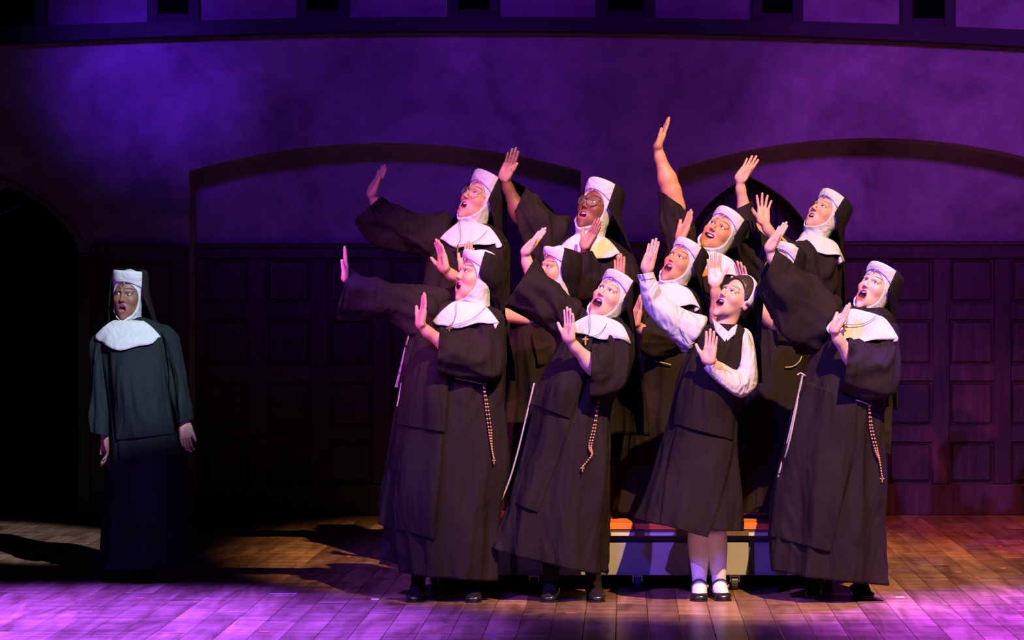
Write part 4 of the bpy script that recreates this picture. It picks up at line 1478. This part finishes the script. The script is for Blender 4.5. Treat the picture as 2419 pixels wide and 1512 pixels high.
# F1: front row, leftmost
PEOPLE.append(dict(
    label='nun at the left end of the front row reaching far left, face in profile', d=14.12, foot=(1040, 1424), seed=5,
    headpos=(1127, 652, -62, 10, 4), head=HD((.58, .35, .26), chubby=.9, open=.016, w=.027, smile=.5, nose=.97, gaze=(-.004, .002), brow=.004, lip=(.42, .16, .14), scale=1.04),
    veil=(1142, 1216, 900, .10, .20),
    robe=[((1080, 712), (1130, 716), .07), ((1010, 722), (1165, 735), .12), ((968, 770), (1190, 775), .17), ((952, 860), (1190, 880), .19),
          ((938, 960), (1192, 970), .20), ((920, 1080), (1196, 1090), .22), ((905, 1200), (1180, 1210), .24), ((940, 1345), (1162, 1368), .24)],
    fold=.10, freq=8,
    panels=[('scapular', [(945, 930), (924, 1060), (908, 1150), (893, 1238)], [(1052, 985), (1046, 1080), (1036, 1170), (1026, 1276)], dict(off=.016, wave=.006)),
            ('scapular_top', [(985, 800), (958, 880), (940, 960), (934, 1002)], [(1062, 800), (1060, 880), (1057, 960), (1052, 1022)], dict(off=.026, bulge=.03)),
            ('underskirt', [(908, 1242), (900, 1290), (895, 1318)], [(960, 1252), (958, 1300), (956, 1340)], dict(off=-.10, wave=.004))],
    collar=(1110, 720, -42, 6, .180, .135, 4, -.02),
    cross=((1061, 777), dict(ends=[(1078, 712), (1150, 722)])),
    arm_r=dict(pts=[(1020, 720), (925, 690), (817, 662)], dep=(0, -.05, -.06), hand=(-80, 2, -3), thumb=.25, spread=.05, curl=.05, palm=(.7, .45, .38),
               sleeve=[((1060, 690), (1000, 800), .12), ((1005, 674), (968, 785), .12, -.02), ((930, 664), (915, 756), .11, -.04), ((870, 652), (850, 757), .11, -.05), ((826, 640), (795, 756), .12, -.06)]),
    arm_l=dict(pts=[(1150, 780), (1120, 862), (993, 772)], dep=(-.02, -.17, -.30), hand=(-70, 8, 2), thumb=.3, spread=.1, curl=.08, r=.038,
               sleeve=[((1085, 735), (1192, 742), .11, -.02), ((1088, 780), (1200, 800), .12, -.08), ((1085, 785), (1185, 885), .12, -.14), ((1060, 778), (1105, 900), .11, -.20), ((1040, 776), (1032, 884), .11, -.24)]),
    ropes=[([(1075, 893), (1110, 900), (1148, 908)], dict(off=.02)), ([(968, 785), (955, 830), (943, 880), (934, 915)], dict(off=.03, strands=2, sep=4, name='cord_tail', r=.0036)), ([(948, 905), (943, 935), (938, 960)], dict(off=.03, name='cord_tail', r=.0036))],
    rosary=[(1142, 905), (1150, 960), (1158, 1020), (1162, 1060), (1167, 1085)],
    feet=[(975, 1424, -8), (1118, 1425, 0)]))

# F2: front row, second
PEOPLE.append(dict(
    label='second nun of the front row, mouth wide open, gilt cross on her chest', d=14.12, foot=(1340, 1422), seed=8,
    headpos=(1446, 702, -36, 14, 22), head=HD((.66, .43, .36), chubby=.6, open=.021, w=.0295, smile=.2, brow=.005, eye=.0068, gaze=(-.004, .002), lip=(.48, .17, .17), hair=(.16, .08, .05), scale=1.03),
    veil=(1425, 1532, 1030, .12, .24),
    robe=[((1420, 748), (1465, 752), .07), ((1362, 752), (1478, 772), .12), ((1325, 800), (1492, 812), .16), ((1296, 870), (1480, 890), .18),
          ((1262, 950), (1445, 960), .19), ((1236, 1070), (1446, 1070), .21), ((1195, 1190), (1438, 1200), .23), ((1155, 1290), (1432, 1356), .24)],
    fold=.10, freq=8,
    panels=[('scapular', [(1268, 930), (1240, 1050), (1220, 1120), (1203, 1186)], [(1362, 960), (1330, 1050), (1302, 1130), (1270, 1212)], dict(off=.016, wave=.005)),
            ('scapular_top', [(1330, 800), (1296, 860), (1268, 915), (1252, 954)], [(1400, 800), (1388, 860), (1370, 930), (1346, 989)], dict(off=.028, bulge=.03))],
    collar=(1432, 757, -36, 16, .170, .125, 8, -.02),
    cross=((1383, 803), dict(ends=[(1392, 745), (1434, 764)], gilt=True)),
    arm_r=dict(pts=[(1345, 760), (1270, 690), (1238, 600)], dep=(0, -.04, -.08), hand=(-65, 4, 36), thumb=.3, spread=.08, curl=.06, r=.040,
               sleeve=[((1372, 712), (1325, 815), .11), ((1335, 690), (1303, 792), .12, -.02), ((1297, 652), (1256, 756), .12, -.05), ((1262, 612), (1193, 722), .12, -.08)]),
    arm_l=dict(pts=[(1470, 800), (1420, 885), (1345, 806)], dep=(-.02, -.20, -.30), hand=(-50, 6, -4), thumb=.55, spread=.25, curl=.1, r=.043,
               sleeve=[((1425, 762), (1492, 782), .11, -.02), ((1425, 795), (1498, 835), .12, -.09), ((1422, 810), (1480, 910), .12, -.15), ((1408, 815), (1432, 940), .11, -.20), ((1398, 822), (1391, 936), .11, -.23)]),
    ropes=[([(1262, 905), (1243, 985), (1225, 1060), (1205, 1130), (1182, 1188)], dict(off=.02, name='cord_tail'))],
    rosary=[(1414, 945), (1404, 1010), (1394, 1055), (1398, 1075), (1376, 1103)],
    feet=[(1295, 1424, -6), (1412, 1424, 4)]))

# F3: postulant
def postulant_extra(p):
    # shirt collar: two points at the neck
    for lab, tri in (('shirt_collar', [(1682, 752), (1690, 782), (1712, 808), (1722, 786), (1702, 768)]), ('shirt_collar', [(1742, 766), (1736, 790), (1718, 806), (1716, 790), (1728, 776)])):
        w = [P(x, y, p.d - .125 - .02*(i in (1, 2))) for i, (x, y) in enumerate(tri)]
        c = np.mean(w, 0)
        o = p.part(lab, w, [tuple(range(5))], M_BLOUSE, False, thick=.008, offset=0)
PEOPLE.append(dict(
    label='young woman in white blouse, dark pinafore and white stockings, second from right in front', d=14.10, foot=(1680, 1421), seed=2, postulant=True,
    headpos=(1738, 706, -46, 16, 20), head=HD((.64, .43, .35), open=.017, w=.028, smile=.4, ears=True, brow=.003, eye=.0062, nose=1.02, gaze=(-.004, .002), lip=(.46, .18, .17), hair=(.04, .02, .014), scale=1.0),
    veil=(1748, 1800, 905, .08),
    robe_name='pinafore',
    robe=[((1690, 766), (1745, 768), .07), ((1652, 778), (1760, 786), .10), ((1636, 820), (1764, 830), .125), ((1606, 880), (1758, 890), .14),
          ((1588, 960), (1740, 980), .15), ((1572, 1030), (1740, 1045), .17), ((1540, 1130), (1748, 1145), .20), ((1503, 1228), (1757, 1252), .24)],
    fold=.05, freq=8,
    panels=[('apron_panel', [(1600, 1000), (1578, 1090), (1566, 1180), (1560, 1238)], [(1738, 1030), (1720, 1120), (1694, 1210), (1672, 1270)], dict(off=.016, wave=.006)),
            ('bodice_panel', [(1655, 790), (1622, 860), (1598, 930), (1587, 1002)], [(1752, 800), (1748, 880), (1738, 960), (1732, 1040)], dict(off=.028, bulge=.035))],
    arm_r=dict(pts=[(1650, 782), (1570, 762), (1527, 640)], dep=(0, -.06, -.10), hand=(-42, 2, 14), thumb=.2, spread=.05, curl=.05, cloth=M_BLOUSE, amp=.05, wr=.9, cuff=True, r=.0245, sr=.030, sleeve_name='blouse_sleeve',
               sleeve=[((1668, 752), (1622, 832), .075), ((1640, 742), (1600, 812), .075, -.02), ((1598, 724), (1556, 768), .06, -.05), ((1566, 695), (1521, 718), .05, -.07), ((1545, 655), (1511, 660), .042, -.09)]),
    arm_l=dict(pts=[(1762, 806), (1760, 916), (1673, 858)], dep=(-.02, -.12, -.28), hand=(-38, 4, 6), thumb=.75, spread=.3, curl=.08, cloth=M_BLOUSE, amp=.05, wr=.9, cuff=True, r=.0245, sr=.030, sleeve_name='blouse_sleeve',
               sleeve=[((1742, 792), (1774, 792), .06, 0), ((1744, 840), (1784, 842), .065, -.05), ((1738, 872), (1786, 908), .065, -.10), ((1716, 866), (1748, 936), .06, -.16), ((1688, 852), (1694, 900), .048, -.23), ((1690, 848), (1672, 878), .036, -.255)]),
    black_stockings=False, shoe='mary',
    feet=[(1652, 1422, -4), (1711, 1421, 5)], extra=postulant_extra))

# F4: front row, rightmost
PEOPLE.append(dict(
    label='nun at the right end of the front row, hand on chest, rope cord hanging', d=14.12, foot=(1980, 1418), seed=13,
    headpos=(2071, 682, -42, 14, 18), head=HD((.69, .47, .40), chubby=.3, open=.020, w=.025, brow=.004, eye=.0066, gaze=(.004, .002), lip=(.50, .09, .10), hair=(.03, .016, .012), scale=1.0),
    veil=(2055, 2120, 970, .10, .20),
    robe=[((2045, 724), (2090, 730), .07), ((1990, 728), (2108, 748), .12), ((1948, 770), (2118, 790), .155), ((1916, 850), (2112, 880), .175),
          ((1886, 930), (2092, 950), .19), ((1856, 1040), (2086, 1050), .21), ((1832, 1180), (2092, 1190), .24), ((1822, 1345), (2091, 1378), .25)],
    fold=.10, freq=8,
    panels=[('scapular', [(1905, 900), (1858, 1020), (1830, 1160), (1819, 1268)], [(2025, 945), (2020, 1060), (1990, 1190), (1961, 1306)], dict(off=.016, wave=.006)),
            ('back_panel', [(2060, 960), (2062, 1010), (2066, 1070)], [(2108, 962), (2107, 1010), (2104, 1074)], dict(off=-.2))],
    collar=(2044, 742, -34, 14, .200, .178, 6, -.02),
    cross=((1994, 773), dict(ends=[(1998, 735), (2070, 746)])),
    arm_r=dict(pts=[(1965, 750), (1860, 670), (1815, 592)], dep=(0, -.05, -.08), hand=(-62, 6, 27), thumb=.3, spread=.08, curl=.05, r=.038,
               sleeve=[((1985, 716), (1930, 830), .11), ((1950, 690), (1900, 830), .13, -.01), ((1912, 645), (1862, 800), .13, -.04), ((1870, 613), (1815, 740), .13, -.07), ((1834, 587), (1786, 682), .12, -.09)]),
    arm_l=dict(pts=[(2095, 790), (2030, 870), (1968, 786)], dep=(-.02, -.20, -.30), hand=(-75, 10, 24), thumb=.3, spread=.1, curl=.1, r=.040,
               sleeve=[((2040, 758), (2118, 772), .11, -.02), ((2042, 800), (2124, 840), .12, -.09), ((2036, 806), (2110, 920), .12, -.15), ((2016, 802), (2042, 945), .11, -.20), ((2005, 800), (1986, 916), .11, -.24)]),
    ropes=[([(1897, 882), (1882, 950), (1864, 1030), (1848, 1090), (1838, 1128)], dict(off=.024, strands=2, sep=7, name='cord_tail', r=.0055)), ([(1883, 886), (1892, 882), (1902, 888)], dict(off=.028)), ([(2022, 945), (2040, 950), (2058, 958)], dict(off=.02))],
    rosary=[(2053, 955), (2058, 1010), (2070, 1062), (2078, 1090), (2084, 1128)],
    feet=[(1921, 1417, -6), (2050, 1418, 6)]))

# M1: back row, aviator glasses
PEOPLE.append(dict(
    label='nun in aviator glasses at the left end of the back row', d=15.7, foot=(1100, 1200), floor=BACK, seed=17,
    headpos=(1136, 471, -46, 12, 17), glasses='aviator', head=HD((.58, .36, .29), open=.013, w=.024, brow=.003, chubby=.5, low=.0, nose=1.03, lip=(.5, .2, .2), hair=(.08, .04, .025), scale=1.12),
    veil=(1100, 1205, 800, .10, .16),
    robe=[((1108, 528), (1158, 532), .07), ((1052, 540), (1185, 552), .12), ((1018, 580), (1204, 590), .16), ((1000, 660), (1205, 670), .18), ((990, 780), (1205, 780), .19), ((985, 950), (1205, 950), .21), ((980, 1076), (1210, 1076), .23)],
    collar=(1125, 532, -40, 12, .190, .160, 6, -.02), cross=((1081, 586), dict(ends=[(1084, 520), (1150, 545)])),
    arm_r=dict(pts=[(1040, 560), (925, 530), (876, 462)], dep=(0, -.05, -.08), hand=(-58, 8, 19), thumb=.3, spread=.15, curl=.12, r=.042, scale=1.12,
               sleeve=[((1062, 512), (1022, 625), .12), ((1020, 506), (985, 600), .12, -.02), ((960, 496), (915, 585), .12, -.05), ((920, 478), (865, 565), .12, -.07), ((900, 466), (841, 520), .11, -.09)]),
    arm_l=dict(pts=[(1168, 605), (1110, 675), (1052, 640)], dep=(-.02, -.22, -.34), hand=(-58, 6, -17), thumb=.75, spread=.2, curl=.12, r=.040, scale=1.08,
               sleeve=[((1120, 560), (1200, 572), .11, -.02), ((1125, 610), (1205, 640), .12, -.10), ((1115, 630), (1170, 710), .11, -.18), ((1095, 640), (1110, 715), .10, -.24)]),
    extra=None))

# M2: back row, round glasses
PEOPLE.append(dict(
    label='nun in round tortoiseshell glasses in the back row, second from left', d=15.7, foot=(1390, 1200), floor=BACK, seed=21,
    headpos=(1411, 491, -40, 14, 11), glasses='round', head=HD((.17, .075, .045), open=.012, w=.025, chubby=.7, brow=.003, low=.0, nose=.98, eye=.005, lip=(.24, .075, .06), hair=(.015, .01, .008), scale=1.14),
    veil=(1400, 1535, 760, .12, .16),
    robe=[((1385, 560), (1440, 565), .08), ((1325, 565), (1475, 590), .13), ((1265, 610), (1500, 620), .17), ((1245, 700), (1505, 700), .19), ((1240, 800), (1505, 800), .20), ((1240, 980), (1510, 980), .22), ((1235, 1076), (1520, 1076), .24)],
    collar=(1398, 560, -36, 8, .205, .170, 6, -.02),
    arm_r=dict(pts=[(1300, 590), (1230, 510), (1191, 424)], dep=(0, -.04, -.08), hand=(-38, 4, 17), thumb=.55, spread=.12, curl=.1, r=.044, scale=1.12, palm=(.42, .22, .16),
               sleeve=[((1345, 520), (1275, 660), .12), ((1310, 490), (1250, 630), .12, -.02), ((1270, 464), (1230, 560), .11, -.05), ((1242, 444), (1214, 508), .09, -.07)]),
    arm_l=dict(pts=[(1480, 640), (1405, 690), (1380, 586)], dep=(-.02, -.20, -.32), hand=(-52, 4, 28), thumb=.6, spread=.12, curl=.1, r=.040, scale=1.08, palm=(.40, .21, .15),
               sleeve=[((1440, 610), (1512, 650), .11, -.02), ((1400, 630), (1490, 760), .12, -.12), ((1345, 720), (1440, 690), .12, -.22), ((1331, 660), (1426, 632), .11, -.28), ((1352, 600), (1402, 592), .08, -.32)]),
    ))

# M3: back row, smiling, arm straight up
PEOPLE.append(dict(
    label='smiling nun with one bare arm stretched highest of all, back row', d=15.48, foot=(1690, 1200), floor=BACK, seed=23,
    headpos=(1704, 551, -32, 14, 28), head=HD((.56, .30, .18), open=.009, w=.031, smile=.9, chubby=.6, brow=.003, eye=.0045, nose=1.03, lip=(.40, .15, .11), hair=(.03, .018, .012), scale=1.10),
    veil=(1690, 1775, 800, .10, .14),
    robe=[((1670, 606), (1725, 612), .08), ((1632, 602), (1755, 625), .12), ((1615, 640), (1768, 660), .16), ((1610, 740), (1770, 740), .18), ((1605, 900), (1775, 900), .20), ((1600, 1076), (1785, 1076), .23)],
    collar=(1690, 602, -32, 18, .185, .150, 6, -.02),
    arm_r=dict(pts=[(1610, 590), (1600, 490), (1552, 352)], dep=(0, -.02, -.04), flen=.40, hand=(-82, 4, 18), thumb=.12, spread=.05, curl=.06, r=.046, scale=1.10,
               sleeve=[((1580, 640), (1665, 640), .11), ((1566, 580), (1652, 580), .11), ((1560, 520), (1640, 525), .10, -.01), ((1556, 452), (1614, 490), .085, -.02)]),
    arm_l=dict(pts=[(1740, 650), (1640, 650), (1606, 568)], dep=(-.02, -.22, -.30), hand=(-66, 4, 20), thumb=.2, spread=.05, curl=.08, r=.040, scale=1.06,
               sleeve=[((1690, 640), (1765, 660), .11, -.03), ((1650, 650), (1730, 720), .11, -.16), ((1615, 640), (1650, 700), .09, -.24)]),
    ))

# L: back row, rightmost
PEOPLE.append(dict(
    label='nun at the right end of the back row, chin lifted, both palms raised', d=15.8, foot=(1920, 1200), floor=BACK, seed=29,
    headpos=(1952, 506, -50, 20, 18), head=HD((.60, .38, .31), open=.009, w=.022, brow=.003, eye=.005, nose=1.05, chubby=.1, lip=(.48, .20, .19), hair=(.15, .09, .06), scale=1.04),
    veil=(1925, 2002, 760, .10, .16),
    robe=[((1922, 566), (1965, 570), .07), ((1880, 572), (1978, 586), .12), ((1850, 610), (1986, 620), .16), ((1840, 700), (1985, 700), .18), ((1835, 860), (1985, 860), .19), ((1830, 1000), (1990, 1000), .21), ((1825, 1076), (1995, 1076), .23)],
    collar=(1940, 566, -44, 14, .175, .115, 8, -.02),
    arm_r=dict(pts=[(1870, 590), (1765, 530), (1746, 428)], dep=(0, -.02, -.06), hand=(-38, 8, 28), thumb=.15, spread=.35, curl=.1, r=.038, scale=1.02,
               sleeve=[((1880, 575), (1850, 690), .11), ((1835, 562), (1800, 680), .11, -.02), ((1790, 530), (1738, 640), .10, -.04), ((1771, 478), (1728, 500), .07, -.05)]),
    arm_l=dict(pts=[(1970, 620), (1880, 620), (1802, 528)], dep=(-.02, -.22, -.30), hand=(20, 8, 6), thumb=.95, spread=.95, curl=.14, r=.036, scale=1.0,
               sleeve=[((1930, 590), (1985, 610), .10, -.02), ((1900, 566), (1968, 690), .12, -.12), ((1862, 556), (1880, 680), .11, -.20), ((1836, 548), (1825, 615), .09, -.24)]),
    ))

# H: middle row, mostly hidden
PEOPLE.append(dict(
    label='nun in the middle row peeking left between the two front nuns, mouth hidden', d=14.95, foot=(1320, 1219), floor=MID, seed=31,
    headpos=(1317, 637, -58, 4, 6), head=HD((.58, .36, .24), open=.006, w=.019, brow=.003, eye=.006, lip=(.5, .2, .18), scale=1.0),
    veil=(1300, 1360, 900, .10, .16),
    robe=[((1290, 712), (1335, 714), .07), ((1225, 720), (1380, 730), .12), ((1208, 760), (1400, 770), .15), ((1205, 860), (1405, 860), .17), ((1200, 980), (1410, 980), .18), ((1195, 1205), (1420, 1205), .22)],
    collar=(1305, 712, -46, 4, .175, .130, 4, -.02),
    arm_l=dict(pts=[(1370, 770), (1248, 826), (1098, 645)], dep=(-.02, -.10, -.20), hand=(-40, 6, 8), thumb=.4, spread=.1, curl=.08, r=.040, scale=1.0,
               sleeve=[((1330, 745), (1395, 760), .10, -.02), ((1300, 780), (1370, 850), .11, -.05), ((1255, 790), (1275, 880), .10, -.09)]),
    ))

# J: middle row, singing
PEOPLE.append(dict(
    label='nun with golden-lit singing face in the middle row, behind the white-sleeved arm', d=14.95, foot=(1560, 1219), floor=MID, seed=37,
    headpos=(1612, 622, -40, 14, 21), head=HD((.48, .28, .17), open=.019, w=.0265, smile=.3, brow=.005, eye=.0055, nose=.95, chubby=.4, lip=(.42, .10, .10), scale=1.02),
    veil=(1600, 1700, 900, .10, .14),
    robe=[((1572, 672), (1620, 676), .07), ((1528, 690), (1648, 700), .12), ((1508, 740), (1660, 745), .15), ((1500, 830), (1665, 830), .17), ((1492, 940), (1668, 940), .18), ((1470, 1080), (1690, 1080), .20), ((1448, 1208), (1710, 1208), .23)],
    collar=(1592, 676, -38, 14, .185, .140, 6, -.02),
    arm_r=dict(pts=[(1530, 720), (1462, 735), (1460, 675)], dep=(0, -.02, -.06), hand=(-40, 0, 4), thumb=.3, spread=.15, curl=.08, r=.036,
               sleeve=[((1545, 690), (1530, 790), .10), ((1500, 680), (1490, 790), .10), ((1470, 672), (1440, 740), .09, -.03)]),
    arm_l=dict(pts=[(1640, 740), (1560, 800), (1500, 770)], dep=(-.02, -.18, -.24), hand=(-60, 0, 10), thumb=.3, spread=.1, curl=.1,
               sleeve=[((1590, 705), (1652, 720), .10, -.02), ((1560, 740), (1650, 830), .11, -.10), ((1525, 750), (1555, 840), .10, -.16), ((1518, 748), (1512, 835), .10, -.18)]),
    ropes=[([(1545, 852), (1565, 857), (1585, 862)], dict(off=.02, r=.0034))],
    ))

# K: middle row, right, mostly hidden behind a sleeve
PEOPLE.append(dict(
    label='nun in the middle row hidden behind the raised black sleeve, both palms showing', d=14.95, foot=(1810, 1219), floor=MID, seed=41,
    headpos=(1848, 628, -40, 10, 14), head=HD((.58, .37, .27), open=.010, brow=.003, lip=(.5, .2, .18), scale=1.0),
    veil=(1850, 1925, 850, .10, .14),
    robe=[((1820, 682), (1868, 686), .07), ((1778, 700), (1890, 705), .12), ((1765, 740), (1905, 745), .15), ((1762, 840), (1905, 840), .16), ((1760, 960), (1900, 960), .18), ((1752, 1090), (1905, 1090), .20), ((1742, 1206), (1915, 1206), .22)],
    collar=(1835, 690, -36, 10, .185, .150, 6, -.02),
    arm_r=dict(pts=[(1780, 730), (1694, 760), (1690, 672)], dep=(0, -.04, -.12), hand=(-8, 2, -4), thumb=.75, spread=.35, curl=.06, r=.036, palm=(.72, .48, .36),
               sleeve=[((1800, 700), (1780, 800), .10), ((1755, 715), (1730, 800), .10, -.02), ((1712, 735), (1672, 790), .085, -.06)]),
    arm_l=dict(pts=[(1880, 740), (1840, 780), (1762, 690)], dep=(-.02, -.12, -.20), hand=(-50, 4, -14), thumb=.5, spread=.3, curl=.1, r=.036,
               sleeve=[((1850, 715), (1900, 735), .10, -.02), ((1838, 740), (1892, 810), .10, -.07), ((1822, 738), (1836, 812), .09, -.12)]),
    ropes=[([(1855, 868), (1868, 867), (1880, 862), (1889, 853), (1894, 842)], dict(off=.02, r=.0034))],
    ))

for spec in PEOPLE:
    build_person(spec)
